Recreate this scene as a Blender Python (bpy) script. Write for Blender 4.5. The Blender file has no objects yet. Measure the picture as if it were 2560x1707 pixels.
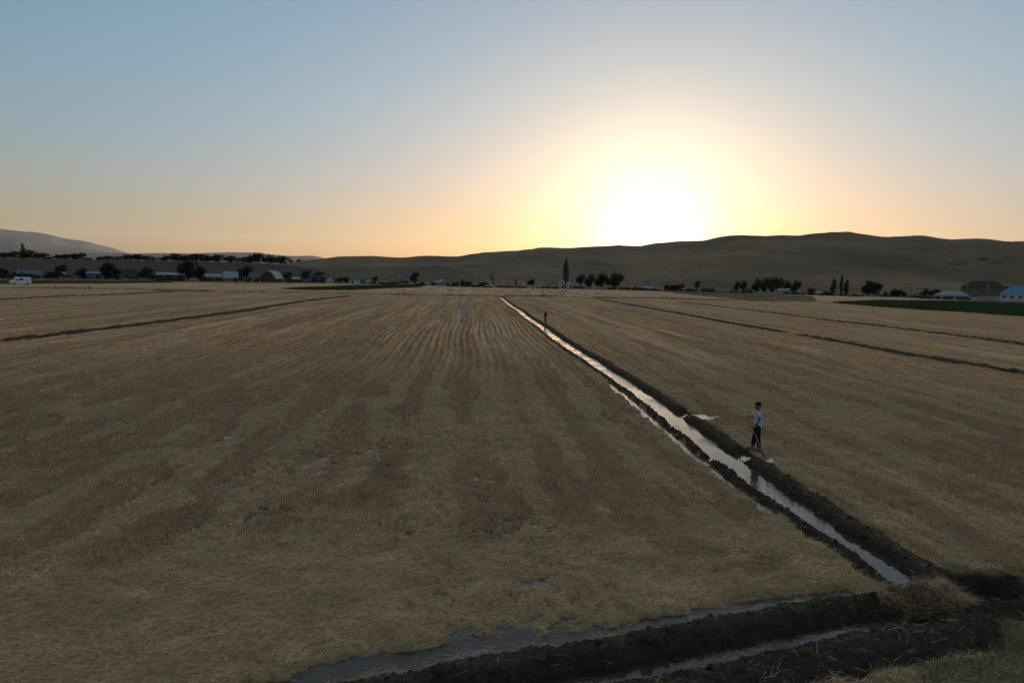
import bpy, bmesh, math, random
import numpy as np
from mathutils import Matrix, Vector
from math import radians as R

sc = bpy.context.scene
col = sc.collection

# ------------------------------------------------------------------ camera
H = 6.3; F = 1707.0; PITCH = R(5.47); ROLL = R(1.4)
fw = Vector((0, math.cos(PITCH), -math.sin(PITCH))); r0 = Vector((1, 0, 0)); u0 = r0.cross(fw)
rt = math.cos(ROLL)*r0 + math.sin(ROLL)*u0
up = math.cos(ROLL)*u0 - math.sin(ROLL)*r0
cam = bpy.data.objects.new('camera', bpy.data.cameras.new('camera')); col.objects.link(cam)
cam.matrix_world = Matrix(((rt.x, up.x, -fw.x, 0), (rt.y, up.y, -fw.y, 0), (rt.z, up.z, -fw.z, H), (0, 0, 0, 1)))
cam.data.lens = 24; cam.data.sensor_width = 36; cam.data.clip_start = 0.1; cam.data.clip_end = 90000
sc.camera = cam

# ------------------------------------------------------------------ sky, sun, exposure
SUN_AZ = math.atan2(1615-1280, 1707); SUN_EL = R(2.3)
w = bpy.data.worlds.new('World'); sc.world = w; w.use_nodes = True
nt = w.node_tree; bg = nt.nodes['Background']
sk = nt.nodes.new('ShaderNodeTexSky'); sk.sky_type = 'NISHITA'; sk.sun_disc = False
sk.sun_elevation = SUN_EL; sk.sun_rotation = SUN_AZ
sk.air_density = 1.3; sk.dust_density = 2.5; sk.ozone_density = 3.0; sk.altitude = 600
gm = nt.nodes.new('ShaderNodeGamma'); gm.inputs[1].default_value = 0.69
# dusty upper air: the blue gets milkier towards the zenith
tc = nt.nodes.new('ShaderNodeTexCoord'); sx = nt.nodes.new('ShaderNodeSeparateXYZ'); mz = nt.nodes.new('ShaderNodeMapRange')
mz.interpolation_type = 'SMOOTHSTEP'
mz.inputs[1].default_value = .36; mz.inputs[2].default_value = .62; mz.inputs[3].default_value = 1.0; mz.inputs[4].default_value = .1
hs_ = nt.nodes.new('ShaderNodeHueSaturation')
tn = nt.nodes.new('ShaderNodeMix'); tn.data_type = 'RGBA'; tn.blend_type = 'MULTIPLY'; tn.inputs[0].default_value = 1; tn.inputs[7].default_value = (.52, .585, .695, 1)
nt.links.new(tc.outputs['Generated'], sx.inputs[0]); nt.links.new(sx.outputs[2], mz.inputs[0]); nt.links.new(mz.outputs[0], hs_.inputs['Saturation'])
mv = nt.nodes.new('ShaderNodeMapRange'); mv.interpolation_type = 'SMOOTHSTEP'; mv.inputs[1].default_value = .36; mv.inputs[2].default_value = .62; mv.inputs[3].default_value = 1; mv.inputs[4].default_value = .88
nt.links.new(sx.outputs[2], mv.inputs[0]); nt.links.new(mv.outputs[0], hs_.inputs['Value'])
nt.links.new(sk.outputs[0], gm.inputs[0]); nt.links.new(gm.outputs[0], hs_.inputs['Color']); nt.links.new(hs_.outputs[0], tn.inputs[6]); 
# warmer dust low down, clearer air above
ml = nt.nodes.new('ShaderNodeMapRange'); ml.interpolation_type = 'SMOOTHSTEP'; ml.inputs[1].default_value = .0; ml.inputs[2].default_value = .30; nt.links.new(sx.outputs[2], ml.inputs[0])
ct = nt.nodes.new('ShaderNodeMix'); ct.data_type = 'RGBA'; ct.inputs[6].default_value = (.60, .565, .685, 1); ct.inputs[7].default_value = (.585, .685, .72, 1)
nt.links.new(ml.outputs[0], ct.inputs[0]); nt.links.new(ct.outputs[2], tn.inputs[7])
# bright dust corona hugging the sun's direction
vd = nt.nodes.new('ShaderNodeVectorMath'); vd.operation = 'DOT_PRODUCT'; vd.inputs[1].default_value = (math.sin(SUN_AZ)*math.cos(SUN_EL+.008), math.cos(SUN_AZ)*math.cos(SUN_EL+.008), math.sin(SUN_EL+.008))
def lobe(k, amp):
    m1 = nt.nodes.new('ShaderNodeMath'); m1.operation = 'SUBTRACT'; m1.inputs[1].default_value = 1; nt.links.new(vd.outputs['Value'], m1.inputs[0])
    m2 = nt.nodes.new('ShaderNodeMath'); m2.operation = 'MULTIPLY'; m2.inputs[1].default_value = 1/(R(k)**2); nt.links.new(m1.outputs[0], m2.inputs[0])
    m3 = nt.nodes.new('ShaderNodeMath'); m3.operation = 'EXPONENT'; nt.links.new(m2.outputs[0], m3.inputs[0])
    m4 = nt.nodes.new('ShaderNodeMath'); m4.operation = 'MULTIPLY'; m4.inputs[1].default_value = amp; nt.links.new(m3.outputs[0], m4.inputs[0]); return m4
cz_ = nt.nodes.new('ShaderNodeMath'); cz_.operation = 'ADD'; nt.links.new(lobe(5.2, 1.0).outputs[0], cz_.inputs[0]); nt.links.new(lobe(2.4, 2.2).outputs[0], cz_.inputs[1])
ad_ = nt.nodes.new('ShaderNodeMix'); ad_.data_type = 'RGBA'; ad_.blend_type = 'ADD'; ad_.clamp_factor = False; ad_.inputs[7].default_value = (1, .94, .84, 1)
nt.links.new(tc.outputs['Generated'], vd.inputs[0]); nt.links.new(cz_.outputs[0], ad_.inputs[0])
nt.links.new(tn.outputs[2], ad_.inputs[6]); nt.links.new(ad_.outputs[2], bg.inputs[0])
bg.inputs[1].default_value = 0.15
sl = bpy.data.lights.new('sun', 'SUN'); sl.energy = 2.0; sl.angle = R(0.5); sl.color = (1, .72, .45)
sun = bpy.data.objects.new('sun', sl); col.objects.link(sun)
sd = Vector((math.sin(SUN_AZ)*math.cos(SUN_EL), math.cos(SUN_AZ)*math.cos(SUN_EL), math.sin(SUN_EL)))
sun.rotation_euler = sd.to_track_quat('Z', 'Y').to_euler()
sc.view_settings.view_transform = 'Standard'; sc.view_settings.look = 'None'
sc.view_settings.exposure = 1.85; sc.view_settings.gamma = 1
sc.cycles.max_bounces = 5; sc.cycles.diffuse_bounces = 2; sc.cycles.glossy_bounces = 3; sc.cycles.volume_bounces = 0
sc.cycles.sample_clamp_indirect = 6

# ------------------------------------------------------------------ helpers
rng = np.random.default_rng(7); rnd = random.Random(11)

def ray(px, py):
    d = fw*F + rt*(px-1280) - up*(py-853.5)
    return d
def G(px, py, z=0.0):
    d = ray(px, py); t = (z-H)/d.z
    return (d.x*t, d.y*t)
def at(px, py, dist):
    d = ray(px, py); k = dist/math.hypot(d.x, d.y)
    return Vector((d.x*k, d.y*k, H+d.z*k))
def GL(pts, z=0.0): return np.array([G(a, b, z) for a, b in pts])

def hsh(ix, iy, s):
    h = (ix.astype(np.int64)*374761393 + iy.astype(np.int64)*668265263 + s*974634777) & 0xffffffff
    h = ((h ^ (h >> 13))*1274126177) & 0xffffffff
    return ((h ^ (h >> 16)) & 0xffffff)/float(0xffffff)
def vn(x, y, s=0):
    ix = np.floor(x); iy = np.floor(y); fx = x-ix; fy = y-iy
    fx = fx*fx*(3-2*fx); fy = fy*fy*(3-2*fy)
    a = hsh(ix, iy, s); b = hsh(ix+1, iy, s); c = hsh(ix, iy+1, s); d = hsh(ix+1, iy+1, s)
    return (a*(1-fx)+b*fx)*(1-fy) + (c*(1-fx)+d*fx)*fy
def fbm(x, y, s=0, o=3):
    r = 0; a = .5; t = 0
    for k in range(o):
        r = r + a*vn(x*2**k+k*17.3, y*2**k-k*9.1, s+k); t += a; a *= .5
    return r/t
def sm(x, a, b):
    t = np.clip((x-a)/(b-a), 0, 1); return t*t*(3-2*t)

def mat(name, c, rough=.9, spec=.2, vcol=False, noise=0, nscale=5, bump=0, metal=0, emit=None):
    m = bpy.data.materials.new(name); m.use_nodes = True; t = m.node_tree; b = t.nodes['Principled BSDF']
    b.inputs['Roughness'].default_value = rough; b.inputs['Specular IOR Level'].default_value = spec
    b.inputs['Metallic'].default_value = metal
    if vcol:
        a = t.nodes.new('ShaderNodeAttribute'); a.attribute_name = 'Col'; src = a.outputs['Color']
    else:
        a = t.nodes.new('ShaderNodeRGB'); a.outputs[0].default_value = (*c, 1); src = a.outputs[0]
    if noise or bump:
        n = t.nodes.new('ShaderNodeTexNoise'); n.inputs['Scale'].default_value = nscale; n.inputs['Detail'].default_value = 6
        g = t.nodes.new('ShaderNodeNewGeometry'); t.links.new(g.outputs['Position'], n.inputs['Vector'])
        if noise:
            mr = t.nodes.new('ShaderNodeMapRange'); mr.inputs[1].default_value = .3; mr.inputs[2].default_value = .7
            mr.inputs[3].default_value = 1-noise; mr.inputs[4].default_value = 1+noise
            t.links.new(n.outputs[0], mr.inputs[0])
            vm = t.nodes.new('ShaderNodeVectorMath'); vm.operation = 'SCALE'
            t.links.new(src, vm.inputs[0]); t.links.new(mr.outputs[0], vm.inputs[3]); src = vm.outputs[0]
        if bump:
            bp = t.nodes.new('ShaderNodeBump'); bp.inputs['Strength'].default_value = bump; bp.inputs['Distance'].default_value = .05
            t.links.new(n.outputs[0], bp.inputs['Height']); t.links.new(bp.outputs[0], b.inputs['Normal'])
    t.links.new(src, b.inputs['Base Color'])
    return m

def tag(o, label=None, cat=None, group=None, kind=None):
    if label: o['label'] = label
    if cat: o['category'] = cat
    if group: o['group'] = group
    if kind: o['kind'] = kind
    return o
def np_mesh(name, V, Fc, m, parent=None, colr=None, smooth=False, loc=None):
    """V (n,3); Fc (k,3 or 4) int array"""
    me = bpy.data.meshes.new(name); V = np.asarray(V, np.float32); Fc = np.asarray(Fc, np.int32)
    k, c = Fc.shape
    me.vertices.add(len(V)); me.vertices.foreach_set('co', V.ravel())
    me.loops.add(k*c); me.loops.foreach_set('vertex_index', Fc.ravel())
    me.polygons.add(k); me.polygons.foreach_set('loop_start', np.arange(0, k*c, c, dtype=np.int32))
    me.update(calc_edges=True)
    if smooth: me.polygons.foreach_set('use_smooth', np.ones(k, bool))
    if colr is not None:
        at_ = me.attributes.new('Col', 'FLOAT_COLOR', 'POINT')
        cc = np.ones((len(V), 4), np.float32); cc[:, :3] = colr; at_.data.foreach_set('color', cc.ravel())
    me.materials.append(m)
    o = bpy.data.objects.new(name, me); col.objects.link(o)
    if parent: o.parent = parent
    if loc is not None: o.location = loc
    return o
class MB:
    def __init__(s): s.v = []; s.f = []
    def poly(s, pts):
        b = len(s.v); s.v += [tuple(p) for p in pts]; s.f.append(tuple(range(b, b+len(pts)))); return s
    def box(s, x0, x1, y0, y1, z0, z1):
        b = len(s.v)
        s.v += [(x0, y0, z0), (x1, y0, z0), (x1, y1, z0), (x0, y1, z0), (x0, y0, z1), (x1, y0, z1), (x1, y1, z1), (x0, y1, z1)]
        s.f += [tuple(b+i for i in q) for q in ((3, 2, 1, 0), (4, 5, 6, 7), (0, 1, 5, 4), (1, 2, 6, 5), (2, 3, 7, 6), (3, 0, 4, 7))]; return s
    def prism(s, prof, a0, a1, axis='y'):
        """prof: list of (u,z); extruded along axis from a0 to a1"""
        b = len(s.v); n = len(prof)
        for a in (a0, a1):
            for u, z in prof: s.v.append((u, a, z) if axis == 'y' else (a, u, z))
        s.f.append(tuple(b+i for i in range(n))); s.f.append(tuple(b+n+i for i in reversed(range(n))))
        for i in range(n):
            j = (i+1) % n; s.f.append((b+i, b+n+i, b+n+j, b+j))
        return s
    def tube(s, pts, rads, n=8):
        pts = [Vector(p) for p in pts]; b = len(s.v)
        if not hasattr(rads, '__len__'): rads = [rads]*len(pts)
        for i, p in enumerate(pts):
            d = (pts[min(i+1, len(pts)-1)]-pts[max(i-1, 0)]).normalized()
            a = d.orthogonal().normalized() if abs(d.z) < .99 else Vector((1, 0, 0)); c = d.cross(a)
            if i and abs(d.z) < .99: pass
            for k in range(n):
                t = 2*math.pi*k/n; s.v.append(tuple(p+(a*math.cos(t)+c*math.sin(t))*rads[i]))
        for i in range(len(pts)-1):
            for k in range(n):
                q = (k+1) % n; s.f.append((b+i*n+k, b+i*n+q, b+(i+1)*n+q, b+(i+1)*n+k))
        s.f.append(tuple(b+k for k in reversed(range(n)))); e = b+(len(pts)-1)*n; s.f.append(tuple(e+k for k in range(n)))
        return s
    def build(s, name, m, parent=None, smooth=False, bevel=0):
        me = bpy.data.meshes.new(name); me.from_pydata(s.v, [], s.f)
        bm = bmesh.new(); bm.from_mesh(me)
        if bevel: bmesh.ops.bevel(bm, geom=bm.edges[:]+bm.verts[:], offset=bevel, segments=2, affect='EDGES', clamp_overlap=True)
        bmesh.ops.recalc_face_normals(bm, faces=bm.faces[:]); bm.to_mesh(me); bm.free()
        me.materials.append(m)
        if smooth:
            for p in me.polygons: p.use_smooth = True
        o = bpy.data.objects.new(name, me); col.objects.link(o)
        if parent: o.parent = parent
        return o
def empty(name, loc, rz=0):
    o = bpy.data.objects.new(name, None); col.objects.link(o); o.location = loc; o.rotation_euler = (0, 0, rz); o.empty_display_size = .3
    return o

def pdist(X, Y, P):
    """distance to polyline P, arclength, signed side (+ = right of travel)"""
    best = np.full(X.shape, 1e9); arc = np.zeros_like(X); side = np.ones_like(X); s0 = 0
    for i in range(len(P)-1):
        a = P[i]; b = P[i+1]; d = b-a; L = math.hypot(*d); t = ((X-a[0])*d[0]+(Y-a[1])*d[1])/(L*L)
        tc = np.clip(t, 0, 1); dx = X-(a[0]+d[0]*tc); dy = Y-(a[1]+d[1]*tc); q = np.hypot(dx, dy)
        m = q < best; best = np.where(m, q, best); arc = np.where(m, s0+tc*L, arc)
        cr = (X-a[0])*d[1]-(Y-a[1])*d[0]; side = np.where(m, np.sign(cr)+(cr == 0), side); s0 += L
    return best, arc, side
def inpoly(X, Y, P):
    r = np.zeros(X.shape, bool); n = len(P)
    for i in range(n):
        x0, y0 = P[i]; x1, y1 = P[(i+1) % n]
        if y0 == y1: continue
        c = ((Y > y0) != (Y > y1)) & (X < (x1-x0)*(Y-y0)/(y1-y0)+x0); r ^= c
    return r

# ------------------------------------------------------------------ ditch layout (traced on the photo, laid on the ground plane)
WL = -0.04            # water level of the flooded field and the long ditch
WL2 = -0.13           # water level of the foreground trench
MAIN = GL([(1249, 742), (1253, 745), (1275, 764), (1299, 778), (1313, 791), (1331, 803), (1356, 819), (1375, 835), (1395, 850), (1424, 869), (1452, 887),
           (1477, 901), (1506, 923), (1541, 944), (1577, 969), (1613, 994), (1647, 1019), (1690, 1052), (1725, 1080), (1755, 1102),
           (1781, 1125), (1816, 1149), (1850, 1172), (1888, 1203), (1928, 1232), (1957, 1249), (2002, 1281), (2054, 1316), (2102, 1349),
           (2151, 1381), (2200, 1413), (2248, 1449), (2275, 1472)], WL)
OVER = GL([(1531, 962), (1570, 992), (1611, 1025), (1660, 1066), (1700, 1095), (1735, 1128), (1775, 1155), (1820, 1190), (1860, 1222), (1900, 1252), (1932, 1272)], WL)
W2 = GL([(2290, 1553), (2275, 1556), (2159, 1570), (2055, 1588), (1971, 1607), (1860, 1630), (1756, 1653), (1650, 1674), (1516, 1700), (1380, 1726), (1150, 1772), (800, 1850), (400, 1950)], WL2)
STRIP = GL([(2128, 1488), (1989, 1507), (1889, 1524), (1771, 1545), (1567, 1578), (1465, 1602), (1363, 1612), (1210, 1632), (1006, 1655), (853, 1678), (776, 1701), (650, 1740)], WL)
FAR = dict(
    a=(GL([(-300, 905), (-120, 874), (0, 854), (185, 833), (424, 803), (610, 778), (762, 753), (871, 741)]), .75),
    b=(GL([(-150, 757), (0, 750), (155, 741), (311, 735.5), (430, 730)]), .75),
    c=(GL([(1490, 747), (1500, 749), (1703, 785), (1824, 808), (1928, 826), (2108, 857), (2266, 887), (2560, 934), (2800, 980)]), .8),
    d=(GL([(1689, 754), (1860, 774), (2086, 803), (2162, 811), (2356, 835), (2560, 862), (2800, 892)]), .65),
    e=(GL([(-200, 719), (0, 720), (165, 721), (311, 723), (430, 728), (620, 731), (800, 732), (1008, 737), (1200, 741), (1383, 742), (1463, 745), (1600, 746), (1819, 751), (2002, 756), (2100, 759)]), .8))
GREEN = {
    'l': GL([(700, 722), (836, 717), (950, 713.5), (1065, 713.5), (1050, 718), (960, 721), (880, 725), (760, 725)]),
    'r': GL([(2080, 757), (2200, 752), (2400, 754), (2700, 764), (2700, 800), (2440, 783), (2300, 774), (2180, 766)]),
    'll': GL([(-300, 700), (80, 702), (430, 704.5), (430, 707), (220, 709), (-300, 711)]),
    'm': GL([(1640, 727), (1800, 730), (2030, 741), (2045, 754), (1880, 752), (1760, 741)])}
MDIR = MAIN[0]-MAIN[-1]; MDIR = MDIR/np.hypot(*MDIR)
BDIR = W2[1]-W2[7]; BDIR = BDIR/np.hypot(*BDIR)
WET = [(1210, 1630, .42, .05), (1270, 1614, .4, .05), (1140, 1644, .3, .045), (930, 1660, .3, .04), (850, 1677, .3, .04),
       (1735, 1036, .55, .07), (1765, 1043, .45, .06), (1893, 1150, .40, .055), (1915, 1150, .30, .055), (1870, 1143, .3, .06), (1370, 819, .5, .05), (1430, 852, .35, .05), (1342, 797, .8, .05), (428, 803, .9, .1)]
# flooded stretches where the water only glints between the stalks
GLINT = [(800, 1100, 3.2), (690, 1180, 2.6), (860, 1140, 2.2), (1000, 1075, 2.4), (1060, 1110, 3.), (1200, 1105, 1.8), (740, 1190, 2.), (1140, 1235, 1.6), (1260, 1195, 1.6), (680, 1290, 1.6), (1230, 1310, 1.6), (1180, 1470, 1.4), (1350, 1480, 1.6), (1450, 1560, 1.2),
         (1950, 1010, 1.2), (2300, 1275, 1.2), (1250, 985, 2.5), (960, 1330, 1.2), (2360, 1435, .8), (1700, 1240, .8), (640, 1090, 2.)]
VILL = [(-100, 699), (0, 699), (300, 701), (450, 705), (560, 707), (830, 709), (1000, 711.5), (1200, 718.5), (1400, 722), (1600, 727), (1800, 732), (2000, 737.5), (2200, 742.5), (2400, 750), (2560, 757), (2700, 762)]
GAPR = [GL([(1711, 1037)], 0)[0], GL([(1843, 1141)], 0)[0]]
GAPL = [GL([(1683, 1066)], 0)[0], GL([(1790, 1150)], 0)[0]]
DAM = GL([(2285, 1490)])[0]
PIT = GL([(2450, 1478)])[0]

# ------------------------------------------------------------------ field functions
def rows(X, Y):
    """straw swath (0..1), stubble (0..1), warm tint (0..1) patterns in ground coordinates"""
    u = X*MDIR[1]-Y*MDIR[0]; v = X*MDIR[0]+Y*MDIR[1]
    dm, _, sdm = pdist(X, Y, MAIN[[0, 8, 16, 24, 32]])
    right = (sdm < 0)
    wv = (fbm(v*.025, u*.02, 40, 2)-.5)*1.3*(~right)
    uu = u+wv
    swath = fbm(uu*.42, v*.035, 1, 2)
    fw_ = sm(np.hypot(X, Y), 90, 200); drill = .5*fbm(uu*2.2, v*.05, 5, 2)+.5*fbm(uu*.9, v*.03, 7, 2); drill = drill*(1-.55*fw_)+.5*.55*fw_
    fine = vn(uu*4.5, v*.25, 9)
    ph = uu/.62+.9*(vn(uu*.35, v*.03, 11)-.5)+.25*(vn(uu*1.3, v*.4, 12)-.5)
    rp = .5+.5*np.cos(2*math.pi*ph)
    bu = X*BDIR[1]-Y*BDIR[0]; bv = X*BDIR[0]+Y*BDIR[1]
    hs = fbm(bu*.7, bv*.12, 21, 2); hd = fbm(bu*2.6, bv*.4, 25, 2)
    db, _, _ = pdist(X, Y, W2[[0, 4, 8, 12]])
    head = (1-sm(db+(fbm(X*.2, Y*.2, 33, 2)-.5)*5, 3.5, 8.5))*(~right)
    swath = swath*(1-head)+hs*head; drill = drill*(1-head)+hd*head
    big = fbm(X*.09, Y*.06, 50, 3); med = fbm(X*.5, Y*.3, 60, 3); sml = fbm(X*1.7, Y*1.7, 70, 2)
    rp = .5+(rp-.5)*(1-head)*(1-.8*sm(np.hypot(X, Y), 70, 130))*(.35+.9*sm(vn(uu*.25, v*.05, 13), .2, .6))
    drill = drill*.62+rp*.38
    # header-width bands: standing stubble next to flattened swaths
    bd = .5+.5*np.cos(2*math.pi*(uu/2.5+1.1*(vn(uu*.12, v*.02, 14)-.5)+.35*(vn(uu*.6, v*.16, 15)-.5)))
    bd = sm(bd+1.7*(fbm(X*.45, Y*.45, 16, 3)-.5)+.5*(vn(uu*1.2, v*.5, 17)-.5), .2, .75)
    bd = bd*(1-head)+head*sm(hs+.25*(vn(bu*1.5, bv*.4, 18)-.5), .46, .6)*.7
    bd = .5+(bd-.5)*(1-.75*sm(np.hypot(X, Y), 60, 150))
    mess = sm(Y+(big-.5)*20, 34, 14)            # near the camera the swaths are trampled and patchy
    mess = np.maximum(mess, .25)
    clump = fbm(X*2.6, Y*2.6, 90, 2)
    straw = sm(.42*swath+.14*sml+.20*med+.23*(1-bd)+.03+.25*(big-.5)+.10*head, .47, .62)
    stub = (.18+.82*sm(.40*drill+.18*med+.12*sml+.32*bd, .39, .60))*(1-.6*straw)*(1-.25*head)*(.30+1.0*sm(clump+.12*(drill-.5), .38, .60))
    warm = np.clip(.30+1.1*(fbm(X*.16+9, Y*.1, 80, 3)-.35)+.35*(drill-.5)+.3*(med-.5), 0, 1)
    return straw, stub, warm, fine, med, big, drill, head

def field(X, Y, want_col=True):
    D = np.hypot(X, Y)
    near = sm(D, 160, 90)
    base = .012+near*((fbm(X*.35, Y*.35, 100, 3)-.5)*.07+(fbm(X*2.2, Y*2.2, 110, 2)-.5)*.045)
    soil = np.zeros_like(X)
    for px, py, rad, dep in WET:
        gx, gy = G(px, py); r2 = ((X-gx)**2+(Y-gy)**2)/(rad*rad)*(.25+1.9*sm(fbm(X*2.4, Y*2.4, 118, 3), .36, .62))
        base = base-dep*np.exp(-np.minimum(r2, 30)*.9)*(.75+.5*vn(X*1.3, Y*1.3, 115))
    zone = np.zeros_like(X)
    for px, py, rad in GLINT:
        gx, gy = G(px, py); zone = np.maximum(zone, np.exp(-np.minimum(((X-gx)**2+(Y-gy)**2)/(rad*rad), 30)))
    base = base-zone*(np.maximum(0, fbm(X*5., Y*5., 117, 2)-.60)*.45+.008)
    h = base
    # strips of standing water beside the banks
    for P, hw in ((OVER, .30), (STRIP, .20)):
        bb = (X > P[:, 0].min()-2) & (X < P[:, 0].max()+2) & (Y > P[:, 1].min()-2) & (Y < P[:, 1].max()+2)
        if bb.any():
            d, a, s = pdist(X[bb], Y[bb], P)
            wd = hw*(.45+1.5*fbm(a*.9, a*0, 120, 2)); d = d+(fbm(X[bb]*3., Y[bb]*3., 122, 3)-.5)*.34
            h[bb] = h[bb]-.11*sm(d, wd+.22, wd*.5)
    # long ditch
    P = MAIN
    bb = (X > P[:, 0].min()-4) & (X < P[:, 0].max()+4) & (Y > P[:, 1].min()-2) & (Y < P[:, 1].max()+2)
    if bb.any():
        x = X[bb]; y = Y[bb]; d, a, s = pdist(x, y, P); dd = np.hypot(x, y)
        endf = sm(np.hypot(x-P[0][0], y-P[0][1]), .0, 1.0)*sm(a, 0, .5)
        hw = np.interp(dd, [10, 13, 15, 19, 24, 30, 60, 120, 200], [.38, .26, .23, .34, .42, .46, .46, .46, .46])+(fbm(a*1.3, s*3., 130, 3)-.5)*.16
        q = d-hw+(fbm(x*3.1, y*3.1, 135, 3)-.5)*.20
        lump = .55+.9*fbm(x*1.9, y*1.9, 140, 3)
        big = np.interp(dd, [10, 20, 40, 200], [1.15, 1.0, .95, 1.])
        qR = q/big
        zR = np.interp(qR, [-.4, -.12, 0, .22, .42, .62, .85, 1.1], [-.22, -.16, -.05, .17, .22, .10, .0, 0])
        zL = np.interp(q, [-.4, -.12, 0, .14, .24, .36, .5, 1.1], [-.22, -.16, -.05, .12, .13, .05, -.0, 0])
        right = s < 0
        gap = np.ones_like(x)
        for g in GAPR: gap = np.minimum(gap, np.where(right, sm(np.hypot(x-g[0], y-g[1]), .35, .85), 1))
        for g in GAPL: gap = np.minimum(gap, np.where(~right, sm(np.hypot(x-g[0], y-g[1]), .2, .5), 1))
        z = np.where(right, zR, zL); z = np.where(z > 0, z*lump*gap-.09*(1-gap)*(q < 1.2), z)
        infl = np.where(right, sm(qR, .95, .7), sm(q, .5, .36))*endf
        h[bb] = h[bb]*(1-infl)+z*infl
        sq = q+(fbm(x*2.3, y*2.3, 150, 3)-.5)*.35
        soil[bb] = np.maximum(soil[bb], np.where(right, sm(sq/big, .92, .74), sm(sq, .5, .38))*endf)
    # foreground trench
    P = W2
    bb = (X > -30) & (X < P[:, 0].max()+4) & (Y < P[:, 1].max()+4)
    if bb.any():
        x = X[bb]; y = Y[bb]; d, a, s = pdist(x, y, P)
        hw = .13+(fbm(a*1.7, a*0, 160, 2)-.5)*.10
        q = d-hw+(fbm(x*3.1, y*3.1, 165, 2)-.5)*.10
        lump = .6+.8*fbm(x*2.1, y*2.1, 170, 3)
        fieldside = s > 0
        zA = np.interp(q, [-.3, 0, .3, .42, .62, .8, 1.1], [-.26, -.14, .12, .20, .17, .0, 0])
        zB = np.interp(q, [-.3, 0, .22, .5, .85, 1.25, 1.4], [-.26, -.14, .04, .15, .12, .0, 0])
        z = np.where(fieldside, zA, zB); z = np.where(z > 0, z*lump, z)
        infl = np.where(fieldside, sm(q, .95, .75), sm(q, 1.35, 1.1))
        h[bb] = h[bb]*(1-infl)+z*infl
        sq = q+(fbm(x*2.3, y*2.3, 180, 3)-.5)*.4
        soil[bb] = np.maximum(soil[bb], np.where(fieldside, sm(sq, .84, .70), sm(sq, 1.4, 1.15)))
    # dug pit and spoil at the right-hand junction
    e = BDIR; x = X-PIT[0]; y = Y-PIT[1]; a = x*e[0]+y*e[1]; b = -x*e[1]+y*e[0]
    r = np.hypot(a/.95, b/.42)+(fbm(X*1.5, Y*1.5, 190, 3)-.5)*.5
    h = h*(sm(r, .7, 1.2))+(1-sm(r, .7, 1.2))*(-.32)
    rim = np.exp(-((r-1.55)/.35)**2)*.12*(fbm(X*2, Y*2, 195, 2)+.4)*(r > .9)
    h = h+rim
    x = X-(PIT[0]+.55); y = Y-(PIT[1]-.75); r2 = np.hypot(x/1.7, y/.62)+(fbm(X*1.5, Y*1.5, 197, 3)-.5)*.6
    soil = np.maximum(soil, np.maximum(sm(r, 1.6, 1.25), sm(r2, 1.1, .8)))
    # straw dam
    r = np.hypot((X-DAM[0])/.95, (Y-DAM[1]+.15)/.5); h = h+.05*sm(r, 1.2, .3)
    # distant dug lines
    for kk, (P, hw) in FAR.items():
        d, a, s = pdist(X, Y, P); k = 200+ord(kk)
        wd = hw*(.65+.7*fbm(a*.25, a*0, k, 2)); br = sm(fbm(a*.12+3, a*0, k+5, 2), .08, .18)
        t = sm(d+(fbm(X*1.2, Y*1.2, k+7, 2)-.5)*.4, wd*1.05, wd*.8)*br
        soil = np.maximum(soil, t*(1. if kk != 'e' else .5))
        h = h+br*.26*sm(d, wd, wd*.3)*(fbm(X*1.5, Y*1.5, k+9, 2)+.3)
    # cloddy relief on bare soil
    nr = sm(D, 60, 25)
    h = h+soil*nr*((np.abs(fbm(X*5, Y*5, 230, 3)-.5)*.16-.02)+(fbm(X*14, Y*14, 240, 2)-.5)*.05)
    green = np.zeros_like(X)
    for kk, P in GREEN.items():
        g = inpoly(X+(fbm(X*.1, Y*.1, 300)-.5)*8, Y+(fbm(X*.1, Y*.1, 305)-.5)*8, P); green = np.maximum(green, g*(1. if kk in 'rl' else .3 if kk == 'm' else .8))
    green = np.maximum(green, .55*sm(X-.35*(Y-9)-5.6+(fbm(X*.9, Y*.9, 310)-.5)*2.5, 0, 1.0)*(Y < 15)*(1-soil))
    straw, stub, warm, fine, med, big, drill, head = rows(X, Y)
    h = h+((fbm(X*1.7, Y*1.7, 95, 3)-.5)*.09+straw*.05+.05*(sm(drill, .35, .65)-.5)*(1-head))*(1-soil)*sm(D, 120, 60)*sm(h, -.03, .02)
    if not want_col: return h, soil, green
    c_base = np.array([.45, .27, .145]); c_straw = np.array([.74, .485, .28]); c_brown = np.array([.64, .33, .145]); c_dark = np.array([.23, .15, .088])
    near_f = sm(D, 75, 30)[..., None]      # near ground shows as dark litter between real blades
    st = (straw*.8)[..., None]; sb = (stub*.75)[..., None]; wm = warm[..., None]
    far_c = c_base*(1-sb)+sb*(c_brown*wm+np.array([.57, .365, .165])*(1-wm))
    far_c = far_c*(1-st*.55)+c_straw*st*.55
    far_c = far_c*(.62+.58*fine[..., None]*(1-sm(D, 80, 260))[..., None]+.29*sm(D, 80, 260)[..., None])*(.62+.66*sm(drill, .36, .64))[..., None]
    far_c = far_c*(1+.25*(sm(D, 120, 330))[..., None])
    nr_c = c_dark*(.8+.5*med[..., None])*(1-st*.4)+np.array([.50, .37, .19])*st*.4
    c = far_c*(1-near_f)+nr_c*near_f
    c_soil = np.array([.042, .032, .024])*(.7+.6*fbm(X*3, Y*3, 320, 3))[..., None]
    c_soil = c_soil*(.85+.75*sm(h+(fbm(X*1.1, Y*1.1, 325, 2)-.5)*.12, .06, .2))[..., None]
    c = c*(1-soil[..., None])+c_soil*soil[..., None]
    az = np.arctan2(X, Y); VB = np.array([(math.atan2(*G(px, py)), math.hypot(*G(px, py))) for px, py in VILL])
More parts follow.
